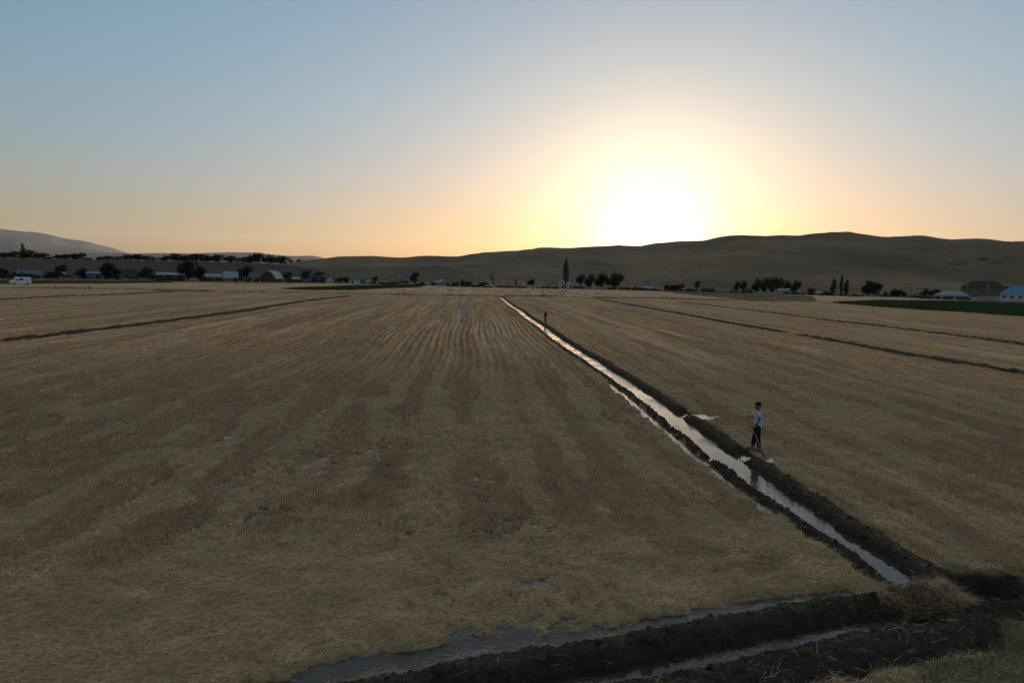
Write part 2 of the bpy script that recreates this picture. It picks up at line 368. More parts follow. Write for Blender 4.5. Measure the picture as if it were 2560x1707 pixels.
    vb = np.interp(az, VB[:, 0], VB[:, 1]); rough = sm(D/vb+(fbm(X*.03, Y*.03, 350, 2)-.5)*.08, .97, 1.03)*(np.abs(az) < 1.2)
    rc = np.array([.15, .12, .075])*(.6+.7*fbm(X*.02, Y*.02, 355, 3))[..., None]
    c = c*(1-rough[..., None])+rc*rough[..., None]
    gc = np.array([.045, .07, .025])*(.6+.8*fbm(X*.7, Y*.7, 330, 3))[..., None]
    c = c*(1-green[..., None]*.85)+gc*green[..., None]*.85
    wet = sm(h, -.02, -.05)*(D < 150)
    c = c*(1-.45*wet[..., None])
    return h, soil, green, c, wet

# ------------------------------------------------------------------ ground: one sheet to the horizon
AZ = np.concatenate([np.linspace(-180, -44, 46)[:-1], np.linspace(-44, 44, 1251), np.linspace(44, 180, 46)[1:-1]])*math.pi/180
RR = np.concatenate([[.5, 2.5, 4.5, 6.0], np.geomspace(7.5, 420, 980), np.geomspace(430, 26500, 90)])
A_, R_ = np.meshgrid(AZ, RR); GX = (np.sin(A_)*R_); GY = (np.cos(A_)*R_)
gh, gs, gg, gc, gw = field(GX.ravel(), GY.ravel())
# haystack-like land rise far away stays flat; hills are separate
nA = len(AZ); nR = len(RR)
i0 = (np.arange(nR-1)[:, None]*nA+np.arange(nA)[None, :]).ravel()
i1 = (np.arange(nR-1)[:, None]*nA+(np.arange(nA)[None, :]+1) % nA).ravel()
FQ = np.stack([i0, i1, i1+nA, i0+nA], 1)
gm_ = mat('field_ground', (0, 0, 0), rough=.95, spec=.15, vcol=True, noise=.35, nscale=9, bump=.6)
t = gm_.node_tree; b = t.nodes['Principled BSDF']
wa = t.nodes.new('ShaderNodeAttribute'); wa.attribute_name = 'wet'
mr = t.nodes.new('ShaderNodeMapRange'); mr.inputs[3].default_value = .95; mr.inputs[4].default_value = .45
t.links.new(wa.outputs['Fac'], mr.inputs[0]); t.links.new(mr.outputs[0], b.inputs['Roughness'])
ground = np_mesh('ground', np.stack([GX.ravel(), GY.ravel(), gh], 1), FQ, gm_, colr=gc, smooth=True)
wat = ground.data.attributes.new('wet', 'FLOAT', 'POINT'); wat.data.foreach_set('value', gw.astype(np.float32))
tag(ground, 'harvested grain field of brown stubble and pale straw', kind='structure')

# ------------------------------------------------------------------ water
wm = bpy.data.materials.new('muddy_water'); wm.use_nodes = True; t = wm.node_tree; b = t.nodes['Principled BSDF']
b.inputs['Base Color'].default_value = (.065, .052, .042, 1); b.inputs['Roughness'].default_value = .03; b.inputs['IOR'].default_value = 1.33
b.inputs['Specular IOR Level'].default_value = .6
g = t.nodes.new('ShaderNodeNewGeometry'); mp = t.nodes.new('ShaderNodeMapping'); mp.inputs['Rotation'].default_value = (0, 0, R(25)); mp.inputs['Scale'].default_value = (1.2, 3.2, 1)
n = t.nodes.new('ShaderNodeTexNoise'); n.inputs['Scale'].default_value = 3.2; n.inputs['Detail'].default_value = 3
n2 = t.nodes.new('ShaderNodeTexNoise'); n2.inputs['Scale'].default_value = .35; n2.inputs['Detail'].default_value = 2
t.links.new(g.outputs['Position'], mp.inputs['Vector']); t.links.new(mp.outputs[0], n.inputs['Vector']); t.links.new(g.outputs['Position'], n2.inputs['Vector'])
mr = t.nodes.new('ShaderNodeMapRange'); mr.inputs[1].default_value = .42; mr.inputs[2].default_value = .6; mr.inputs[3].default_value = .05; mr.inputs[4].default_value = .55
bp = t.nodes.new('ShaderNodeBump'); bp.inputs['Distance'].default_value = .03
t.links.new(n2.outputs[0], mr.inputs[0]); t.links.new(mr.outputs[0], bp.inputs['Strength']); t.links.new(n.outputs[0], bp.inputs['Height']); t.links.new(bp.outputs[0], b.inputs['Normal'])

def sheet(name, x0, x1, y0, y1, st, z, keep, label):
    xs = np.arange(x0, x1, st); ys = np.arange(y0, y1, st); X, Y = np.meshgrid(xs, ys)
    nx = len(xs); cx = (X[:-1, :-1]+st/2); cy = (Y[:-1, :-1]+st/2); k = keep(cx, cy)
    ii = (np.arange(len(ys)-1)[:, None]*nx+np.arange(nx-1)[None, :])[k]
    Fq = np.stack([ii, ii+1, ii+nx+1, ii+nx], 1); u, inv = np.unique(Fq, return_inverse=True)
    V = np.stack([X.ravel()[u], Y.ravel()[u], np.full(len(u), z)], 1)
    o = np_mesh(name, V, inv.reshape(-1, 4), wm)
    return tag(o, label, kind='structure')
def keep1(X, Y):
    hh = field(X.ravel(), Y.ravel(), False)[0].reshape(X.shape)
    for dx in (-.12, .12): hh = np.minimum(hh, field((X+dx).ravel(), (Y+dx).ravel(), False)[0].reshape(X.shape))
    d, a, s = pdist(X, Y, W2)
    dp = np.hypot(X-PIT[0], Y-PIT[1])
    return (hh < WL+.05) & ~((s < 0) | (d < .55)) & (dp > 1.15) & (np.hypot(X, Y) < 150)
sheet('water', -30, 16, 8.5, 150, .2, WL, keep1, 'shallow muddy water in the long ditch and flooded stubble')
def keepF(X, Y):
    d, a, s = pdist(X, Y, MAIN); return d < 1.2
sheet('water', MAIN[:, 0].min()-2, MAIN[12:, 0].min()+3, 149.9, MAIN[0][1]+.2, .4, WL, keepF, 'far end of the bright water ditch') if MAIN[0][1] > 151 else None
def keep2(X, Y):
    d, a, s = pdist(X, Y, W2); return (d < .38)
sheet('water', -12, W2[:, 0].max()+.05, 5, 15, .1, WL2, keep2, 'thin brown water in the foreground trench')

# ------------------------------------------------------------------ hills and mountains
def skyline(name, pts, base_d, crest_d, m, foot=-2, back=1.25, gully=0, label='', nr=90, step=1.5, prof=1.3, mod=None, seed=0):
    P = np.array(pts, float); xs = np.arange(P[0, 0], P[-1, 0], step*2)
    ys = np.interp(xs, P[:, 0], P[:, 1])
    k = np.ones(5)/5; ys = np.convolve(np.pad(ys, 2, 'edge'), k, 'valid')
    tt = np.concatenate([np.linspace(0, 1, nr), np.linspace(1, back, 14)[1:]])
    cd = crest_d(xs) if callable(crest_d) else np.full(len(xs), crest_d); bd = base_d(xs) if callable(base_d) else np.full(len(xs), base_d)
    V = np.zeros((len(tt), len(xs), 3)); az = np.zeros(len(xs)); ch = np.zeros(len(xs))
    for i, (x, y) in enumerate(zip(xs, ys)):
        p = at(x, y, cd[i]); az[i] = math.atan2(p.x, p.y); ch[i] = p.z
    for j, q in enumerate(tt):
        d = bd+(cd-bd)*q; s = q if q <= 1 else 1
        e = s**prof; e = e*(1-.0)+0
        prf = (1-(1-s)**1.6)*.35+.65*(s*s*(3-2*s)) if prof == 1.3 else s**prof
        X = np.sin(az)*d; Y = np.cos(az)*d
        hgt = foot+(ch-foot)*prf
        if gully:
            w_ = math.sin(min(q, 1)*math.pi)**.8
            g_ = fbm(X*.006+fbm(X*.004, Y*.004, seed+3)*2, Y*.0016, seed, 4); hgt = hgt+(np.abs(g_-.5)*2-.35)*gully*w_*ch
            hgt = hgt+(fbm(X*.03, Y*.015, seed+8, 3)-.5)*gully*.16*w_*ch
        if q > 1: hgt = ch-(ch*.25+3)*((q-1)/(back-1))**1.5
        V[j, :, 0] = X; V[j, :, 1] = Y; V[j, :, 2] = hgt
    n = len(xs); J = len(tt)
    ii = (np.arange(J-1)[:, None]*n+np.arange(n-1)[None, :]).ravel(); Fq = np.stack([ii, ii+1, ii+n+1, ii+n], 1)
    o = np_mesh(name, V.reshape(-1, 3), Fq, m, smooth=True)
    return tag(o, label, kind='structure')

def hill_mat(name, c1, c2, c3, s1, bands=False):
    m = bpy.data.materials.new(name); m.use_nodes = True; t = m.node_tree; b = t.nodes['Principled BSDF']; b.inputs['Roughness'].default_value = 1; b.inputs['Specular IOR Level'].default_value = .05
    g = t.nodes.new('ShaderNodeNewGeometry'); mp = t.nodes.new('ShaderNodeMapping'); mp.inputs['Scale'].default_value = (s1, s1*.45, s1*1.5)
    t.links.new(g.outputs['Position'], mp.inputs[0])
    n = t.nodes.new('ShaderNodeTexNoise'); n.inputs['Scale'].default_value = 1; n.inputs['Detail'].default_value = 5; t.links.new(mp.outputs[0], n.inputs['Vector'])
    cr = t.nodes.new('ShaderNodeValToRGB'); e = cr.color_ramp.elements
    e[0].position = .32; e[0].color = (*c1, 1); e[1].position = .68; e[1].color = (*c2, 1); t.links.new(n.outputs[0], cr.inputs[0])
    # scattered bushes / rock speckle
    n2 = t.nodes.new('ShaderNodeTexNoise'); n2.inputs['Scale'].default_value = 14; n2.inputs['Detail'].default_value = 2; t.links.new(mp.outputs[0], n2.inputs['Vector'])
    n3 = t.nodes.new('ShaderNodeTexNoise'); n3.inputs['Scale'].default_value = 1.3; n3.inputs['Detail'].default_value = 1; n3.noise_dimensions = '4D'; n3.inputs['W'].default_value = 4; t.links.new(mp.outputs[0], n3.inputs['Vector'])
    ad = t.nodes.new('ShaderNodeMath'); ad.operation = 'MULTIPLY_ADD'; ad.inputs[1].default_value = .55; t.links.new(n3.outputs[0], ad.inputs[0]); t.links.new(n2.outputs[0], ad.inputs[2])
    mr = t.nodes.new('ShaderNodeMapRange'); mr.inputs[1].default_value = .94; mr.inputs[2].default_value = 1.0; t.links.new(ad.outputs[0], mr.inputs[0])
    mx = t.nodes.new('ShaderNodeMix'); mx.data_type = 'RGBA'; mx.inputs[7].default_value = (*c3, 1)
    t.links.new(mr.outputs[0], mx.inputs[0]); t.links.new(cr.outputs[0], mx.inputs[6])
    t.links.new(mx.outputs[2], b.inputs['Base Color'])
    return m
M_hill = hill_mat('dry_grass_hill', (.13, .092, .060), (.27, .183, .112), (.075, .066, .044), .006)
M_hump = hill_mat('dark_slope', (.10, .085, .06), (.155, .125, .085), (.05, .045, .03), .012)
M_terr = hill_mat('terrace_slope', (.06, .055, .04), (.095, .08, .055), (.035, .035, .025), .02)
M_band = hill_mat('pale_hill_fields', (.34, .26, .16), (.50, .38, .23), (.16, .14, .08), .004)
M_mtn = hill_mat('far_mountain', (.06, .065, .075), (.09, .09, .10), (.05, .05, .06), .0004)

skyline('mountains', [(-900, 500), (-500, 540), (-200, 545), (0, 572), (60, 579), (95, 581), (130, 588), (155, 595), (190, 600), (215, 603), (240, 610), (265, 616), (290, 623), (310, 629), (340, 642), (420, 662), (500, 680)], 13000, 18000, M_mtn, foot=-60,
        gully=.05, label='farthest pale blue-grey mountain ridge at the left', step=2, nr=40, prof=1, seed=400)
skyline('mountains', [(-900, 560), (-500, 572), (-200, 570), (0, 589), (30, 593), (60, 598), (85, 604), (130, 613), (170, 617), (200, 620), (240, 625), (280, 631), (330, 634), (380, 633), (430, 633), (480, 634), (520, 632), (560, 631), (600, 631), (640, 631), (670, 635), (710, 639), (740, 640), (780, 639), (800, 642), (820, 648), (870, 668), (1000, 690)], 8000, 12000, M_mtn, foot=-30,
        gully=.05, label='nearer grey mountain ridge running down behind the tree row', step=2, nr=40, prof=1, seed=430)
BACK = [(560, 690), (690, 664), (740, 655), (780, 650), (800, 648), (822, 646.5), (850, 644), (900, 643), (930, 642.5), (970, 644.5), (1015, 645), (1045, 641.5), (1070, 640.5), (1110, 641.5), (1145, 642), (1170, 637.5), (1190, 634.5), (1225, 633),
        (1270, 629.5), (1320, 627.5), (1350, 625.5), (1375, 625), (1410, 627), (1450, 625), (1490, 622.5), (1530, 620), (1545, 619), (1575, 620), (1605, 619.5), (1640, 614), (1680, 609.5), (1720, 607.5), (1760, 606), (1785, 600), (1815, 595), (1850, 592.5),
        (1880, 593.5), (1915, 594), (1950, 591), (2000, 592), (2040, 587.5), (2080, 584), (2120, 583.5), (2150, 588), (2190, 595), (2220, 597.5), (2250, 595.5), (2285, 592), (2310, 593), (2345, 600), (2380, 604.5), (2410, 602), (2440, 599), (2470, 600), (2510, 605), (2560, 607), (2650, 600), (2800, 612), (3100, 590), (3500, 640)]
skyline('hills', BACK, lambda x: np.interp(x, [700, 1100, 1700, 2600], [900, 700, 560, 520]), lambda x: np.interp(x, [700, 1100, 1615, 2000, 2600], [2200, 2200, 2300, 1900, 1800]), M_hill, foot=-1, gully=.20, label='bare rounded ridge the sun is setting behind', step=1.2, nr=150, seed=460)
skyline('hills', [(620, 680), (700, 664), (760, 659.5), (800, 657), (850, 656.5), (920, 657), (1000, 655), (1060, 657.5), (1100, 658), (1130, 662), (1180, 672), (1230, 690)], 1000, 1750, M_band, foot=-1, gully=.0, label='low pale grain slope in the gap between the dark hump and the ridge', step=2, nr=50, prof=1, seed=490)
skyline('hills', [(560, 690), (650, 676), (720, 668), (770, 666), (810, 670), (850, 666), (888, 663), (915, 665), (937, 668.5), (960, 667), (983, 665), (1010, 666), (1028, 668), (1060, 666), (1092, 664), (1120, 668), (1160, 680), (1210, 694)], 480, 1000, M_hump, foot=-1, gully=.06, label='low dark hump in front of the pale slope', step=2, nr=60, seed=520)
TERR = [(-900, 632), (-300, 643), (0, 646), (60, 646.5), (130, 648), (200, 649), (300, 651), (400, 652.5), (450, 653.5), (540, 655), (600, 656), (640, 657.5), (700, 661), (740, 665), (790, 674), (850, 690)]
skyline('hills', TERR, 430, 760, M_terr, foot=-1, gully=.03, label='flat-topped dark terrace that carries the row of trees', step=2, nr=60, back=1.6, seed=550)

# ------------------------------------------------------------------ straw, stubble and weeds (uncountable: one object each)
def blades(name, X, Y, Z, L, W, az, lean, C, label, m, cat=None):
    """one thin triangle per stalk: base (X,Y,Z), length L, width W, heading az, lean from vertical"""
    n = len(X); ya = rng.uniform(0, math.pi, n)
    dx = np.sin(lean)*np.cos(az)*L; dy = np.sin(lean)*np.sin(az)*L; dz = np.cos(lean)*L
    # width is laid across the stalk's heading for lying stalks, random for standing ones
    wx = np.where(lean > 1, -np.sin(az), np.cos(ya))*W/2; wy = np.where(lean > 1, np.cos(az), np.sin(ya))*W/2
    V = np.empty((n, 3, 3), np.float32)
    V[:, 0] = np.stack([X-wx, Y-wy, Z], 1); V[:, 1] = np.stack([X+wx, Y+wy, Z], 1); V[:, 2] = np.stack([X+dx, Y+dy, Z+dz], 1)
    o = np_mesh(name, V.reshape(-1, 3), np.arange(3*n).reshape(-1, 3), m, colr=np.repeat(C, 3, 0))
    return tag(o, label, kind='stuff')
M_blade = mat('straw_stalks', (0, 0, 0), rough=.7, spec=.25, vcol=True)

def sprinkle(d0, d1, per, amax=40):
    a = R(amax); area = a*(d1*d1-d0*d0); n = int(area*per)
    r = np.sqrt(rng.uniform(d0*d0, d1*d1, n)); t_ = rng.uniform(-a, a, n)
    return np.sin(t_)*r, np.cos(t_)*r
SX = [[], [], [], [], [], [], [], []]; LX = [[], [], [], [], [], [], [], []]
c_pale = np.array([.82, .545, .33]); c_gold = np.array([.74, .42, .19]); c_brn = np.array([.70, .345, .145]); c_gry = np.array([.44, .33, .20]); c_grn = np.array([.085, .12, .04])
mraz = math.atan2(MDIR[1], MDIR[0]); braz = math.atan2(BDIR[1], BDIR[0])
for d0, d1, ps, pl, ws, wl in ((7.5, 16, 520, 520, .0055, .006), (16, 28, 330, 260, .008, .009), (28, 45, 150, 90, .013, .016), (45, 75, 55, 28, .024, .03), (75, 120, 14, 6, .05, .06), (120, 215, 3.6, 1.2, .10, .12)):
    X, Y = sprinkle(d0, d1, ps)
    straw, stub, warm, fine, med, big, drill, head = rows(X, Y)
    h, soil, green = field(X, Y, False)
    k = (rng.random(len(X)) < np.clip(stub*1.1+.04, 0, 1)*(.3+.7*fine)) & (soil < .35) & (h > WL-.07) & ((h > WL-.005) | (rng.random(len(X)) < .35))
    X, Y, h, warm, med, big, green, stub = [q[k] for q in (X, Y, h, warm, med, big, green, stub)]
    n = len(X); mixr = rng.random(n)[:, None]; wv = np.clip(warm[:, None]+1.1*(fbm(X*1.3, Y*1.3, 660, 2)-.5)[:, None]+rng.normal(0, .2, (n, 1)), 0, 1); tb = (.45+1.1*fbm(X*2.4, Y*2.4, 665, 2))[:, None]
    C = c_brn*wv+c_gold*(1-wv); C = np.where(mixr < .12, c_pale, C); C = np.where(mixr > .90, c_gry, C)
    gk = rng.random(n) < green*.9+.05*(big > .55); C = np.where(gk[:, None], c_grn, C)*tb*rng.uniform(.75, 1.2, (n, 1))
    arr = (X, Y, h-.01, rng.uniform(.09, .20, n)*(.45+.95*stub)*(.75+.5*med), np.full(n, ws)*rng.uniform(.7, 1.4, n), rng.uniform(0, 6.283, n), np.abs(rng.normal(.22, .2, n)), C)
    for i_, q in enumerate(arr): SX[i_].append(q)
    X, Y = sprinkle(d0, d1, pl)
    straw, stub, warm, fine, med, big, drill, head = rows(X, Y)
    h, soil, green = field(X, Y, False)
    k = (rng.random(len(X)) < np.where(soil > .4, .05, .22+.83*straw)*(.3+1.1*sm(fbm(X*1.7, Y*1.7, 95, 3), .36, .6))) & (h > WL-.015)
    X, Y, h, warm, head, green, straw = [q[k] for q in (X, Y, h, warm, head, green, straw)]
    n = len(X); mixr = rng.random(n)[:, None]
    C = c_pale*(1-.5*warm[:, None])+c_gold*.5*warm[:, None]; C = np.where(mixr < .2, c_gry*1.1, C); C = np.where(mixr > .85, c_brn, C)
    C = np.where((rng.random(n) < green*.7)[:, None], c_grn*1.3, C)*(.5+1.0*fbm(X*1.5, Y*1.5, 670, 3))[:, None]*rng.uniform(.7, 1.15, (n, 1))
    azz = np.where(head > .5, braz, mraz)+rng.normal(0, .75, n)+math.pi*(rng.random(n) < .5)
    arr = (X, Y, h+rng.uniform(.0, .07, n)*straw+.004, rng.uniform(.12, .34, n), np.full(n, wl)*rng.uniform(.7, 1.4, n), azz, rng.normal(1.42, .16, n).clip(1.02, 1.62), C)
    for i_, q in enumerate(arr): LX[i_].append(q)
blades('stubble', *[np.concatenate(q) for q in SX], 'cut brown stubble standing in rows across the field', M_blade)
# loose stalks are lifted so that no end dips under the ground
La = [np.concatenate(q) for q in LX]
blades('loose_straw', *La, 'pale loose straw lying in swaths on the stubble', M_blade)

# green crops, weeds and verge grass
def patch(P, per, h0, h1, wd, cs, name, label, clump=.3):
    x0, y0 = P.min(0); x1, y1 = P.max(0); n = int((x1-x0)*(y1-y0)*per); X = rng.uniform(x0, x1, n); Y = rng.uniform(y0, y1, n)
    k = inpoly(X, Y, P) & (np.abs(np.arctan2(X, Y)) < R(43)); X = X[k]; Y = Y[k]; n = len(X); f = fbm(X*clump, Y*clump, 600, 2)
    C = cs[0]*(1-f[:, None])+cs[1]*f[:, None]; C = C*rng.uniform(.6, 1.3, (n, 1))
    return blades(name, X, Y, np.zeros(n), rng.uniform(h0, h1, n)*(.5+f), np.full(n, wd), rng.uniform(0, 6.28, n), np.abs(rng.normal(.3, .25, n)), C, label, M_blade)
gA = np.array([.03, .06, .018]); gB = np.array([.06, .095, .03]); yA = np.array([.24, .19, .095]); yB = np.array([.15, .145, .065])
patch(GREEN['r'], 5, .35, .8, .3, (gA, gB), 'green_crop', 'dark green crop strip near the blue-roofed house')
patch(GREEN['l'], 4, .35, .8, .35, (gA, gB), 'green_crop', 'dark green crop strip left of centre, in front of the village')
patch(GREEN['ll'], 2.2, .3, .9, .35, (gA, yB), 'weeds', 'green weeds along the field behind the van')
patch(GREEN['m'], 1.3, .2, .55, .22, (yA, yB), 'rough_grass', 'grey-green rough grass right of the tree group')
Xw = []; Yw = []
for P, sd_ in ((FAR['e'][0], .9), (FAR['e'][0], 1.6)):
    for i in range(len(P)-1):
        L_ = np.hypot(*(P[i+1]-P[i])); n = int(L_*14); t_ = rng.random(n)
        x = P[i][0]+(P[i+1][0]-P[i][0])*t_+rng.normal(0, sd_, n); y = P[i][1]+(P[i+1][1]-P[i][1])*t_+rng.normal(0, sd_, n)
        k = rng.random(n) < np.clip((fbm(x*.12, y*.12, 610, 3)-.38)*5, .05, 1); Xw.append(x[k]); Yw.append(y[k])
Xw = np.concatenate(Xw); Yw = np.concatenate(Yw); n = len(Xw); f = fbm(Xw*.2, Yw*.2, 620, 2); C = (np.array([.07, .08, .035])*(1-f[:, None])+np.array([.17, .15, .08])*f[:, None])*rng.uniform(.6, 1.3, (n, 1))
blades('weeds', Xw, Yw, np.zeros(n), rng.uniform(.25, .8, n)*(.4+1.1*f), np.full(n, .12), rng.uniform(0, 6.28, n), np.abs(rng.normal(.25, .2, n)), C, 'ragged weeds along the far cross ditch', M_blade)
# verge grass at the bottom right
X, Y = sprinkle(7.5, 17, 900); h, soil, green = field(X, Y, False); k = (green > .2) & (soil < .45) & (rng.random(len(X)) < .25+fbm(X*.8, Y*.8, 630, 3)*.9)
X = X[k]; Y = Y[k]; h = h[k]; n = len(X); f = fbm(X*1.3, Y*1.3, 640, 3)[:, None]; f = np.clip(f*1.6-.3+rng.normal(0, .15, (n, 1)), 0, 1)
C = (np.array([.055, .085, .03])*(1-f)+np.array([.30, .25, .14])*f)*rng.uniform(.6, 1.3, (n, 1))
blades('verge_grass', X, Y, h-.01, rng.uniform(.08, .32, n), np.full(n, .007), rng.uniform(0, 6.28, n), np.abs(rng.normal(.6, .35, n)), C, 'green and dry grass on the corner beside the trench', M_blade)
# straw heap on the dam at the junction
n = 7000; a = rng.uniform(0, 6.283, n); r = np.sqrt(rng.random(n)); X = DAM[0]-.0+np.cos(a)*r*1.25; Y = DAM[1]-.15+np.sin(a)*r*.62
k = rng.random(n) < (.1+1.4*sm(fbm(X*1.8, Y*1.8, 650, 3), .42, .6))*(1-.8*r**3); X = X[k]; Y = Y[k]; r = r[k]; n = len(X)
h = field(X, Y, False)[0]
C = np.where(rng.random((n, 1)) < .6, c_pale, c_gold)*rng.uniform(.35, .85, (n, 1)); C = np.where(rng.random((n, 1)) < .2, np.array([.2, .2, .1]), C)
blades('straw_heap', X, Y, h+rng.uniform(0, .07, n)*(1-r*.7), rng.uniform(.12, .42, n), np.full(n, .007), rng.uniform(0, 6.28, n), rng.normal(1.47, .16, n), C, 'pale straw thrown over the dam where the ditch meets the trench', M_blade)

# clods
def clods(name, pts, label):
    ico = bmesh.new(); bmesh.ops.create_icosphere(ico, subdivisions=2, radius=1); iv = np.array([v.co[:] for v in ico.verts]); jf = np.array([[v.index for v in f.verts] for f in ico.faces]); ico.free()
    V = []; Fc = []; b_ = 0; C = []
    for (x, y, z, s) in pts:
        q = iv*np.array([rng.uniform(.7, 1.3), rng.uniform(.7, 1.3), rng.uniform(.55, .95)])
        o_ = rng.uniform(-50, 50, 2); nn = fbm(q[:, 0]*1.3+o_[0]+q[:, 2], q[:, 1]*1.3+o_[1], 700, 3)
        q = q*(.6+.8*nn)[:, None]*s; a = rng.uniform(0, 6.28); q = np.stack([q[:, 0]*math.cos(a)-q[:, 1]*math.sin(a), q[:, 0]*math.sin(a)+q[:, 1]*math.cos(a), q[:, 2]], 1)
        V.append(q+np.array([x, y, z+s*.15])); Fc.append(jf+b_); b_ += len(iv); C.append(np.tile(np.array([.06, .044, .032])*rng.uniform(.6, 1.3), (len(iv), 1)))
    return tag(np_mesh(name, np.concatenate(V), np.concatenate(Fc), M_soil, colr=np.concatenate(C)), label, kind='stuff')
M_soil = mat('clod_soil', (.04, .03, .025), rough=.95, spec=.15, vcol=True, noise=.4, nscale=30, bump=.7)
X, Y = sprinkle(8, 34, 55); h, soil, _ = field(X, Y, False)
k = (soil > .55) & (h > WL-.06) & (rng.random(len(X)) < .75); X = X[k]; Y = Y[k]; h = h[k]; s = (rng.pareto(3.0, len(X))*.02+.015).clip(.015, .085)
clods('soil_clods', np.stack([X, Y, h, s], 1), 'dark crumbly soil clods strewn over the ditch banks')

# ------------------------------------------------------------------ vegetation builders
M_leaf = mat('leaf', (0, 0, 0), rough=.8, spec=.1, vcol=True)
M_bark = mat('bark', (.07, .055, .042), rough=.95, spec=.1, noise=.3, nscale=2)
used_labels = {}
def lab(s):
    assert s not in used_labels, s
    used_labels[s] = 1; return s
def place(px, py, dmin=180, dmax=470):
    """ground point under a pixel, kept to the village belt"""
    d = ray(px, py)
    x, y = G(px, py) if d.z < -.5 else (1e6, 1e6)
    dist = math.hypot(x, y) if y > 0 else 1e6
    dist = min(max(dist, dmin), dmax)
    a = math.atan2(d.x, d.y)
    return math.sin(a)*dist, math.cos(a)*dist, dist, a
def crown_mesh(lobes, nl, ls, base_c, seed):
    """leaf-clump faces spread through ellipsoid lobes (x,y,z,rx,ry,rz)"""
    r = np.random.default_rng(seed); vol = np.array([l[3]*l[4]*l[5] for l in lobes])**.67; pick = r.choice(len(lobes), nl, p=vol/vol.sum())
    L = np.array(lobes)[pick]; u = r.normal(size=(nl, 3)); u /= np.linalg.norm(u, axis=1)[:, None]
    rad = r.random(nl)**.40
    rad *= .72+.5*vn(u[:, 0]*2.3+pick*7.7+20, u[:, 2]*2.3+u[:, 1]*1.7, seed % 97)
    c = L[:, :3]+u*L[:, 3:]*rad[:, None]
    t1 = r.normal(size=(nl, 3)); t1 /= np.linalg.norm(t1, axis=1)[:, None]; t2 = np.cross(t1, r.normal(size=(nl, 3))); t2 /= np.linalg.norm(t2, axis=1)[:, None]
    s = ls*r.uniform(.5, 1.4, nl)[:, None]
    V = np.stack([c-t1*s, c+t2*s*.7, c+t1*s, c-t2*s*.8], 1).reshape(-1, 3)
    tone = (.65+.7*vn(c[:, 0]*.6+9, c[:, 2]*.6+c[:, 1]*.4, seed % 89))*r.uniform(.75, 1.25, nl)
    C = np.repeat(np.array(base_c)[None]*tone[:, None], 4, 0)
    return V, np.arange(4*nl).reshape(-1, 4), C
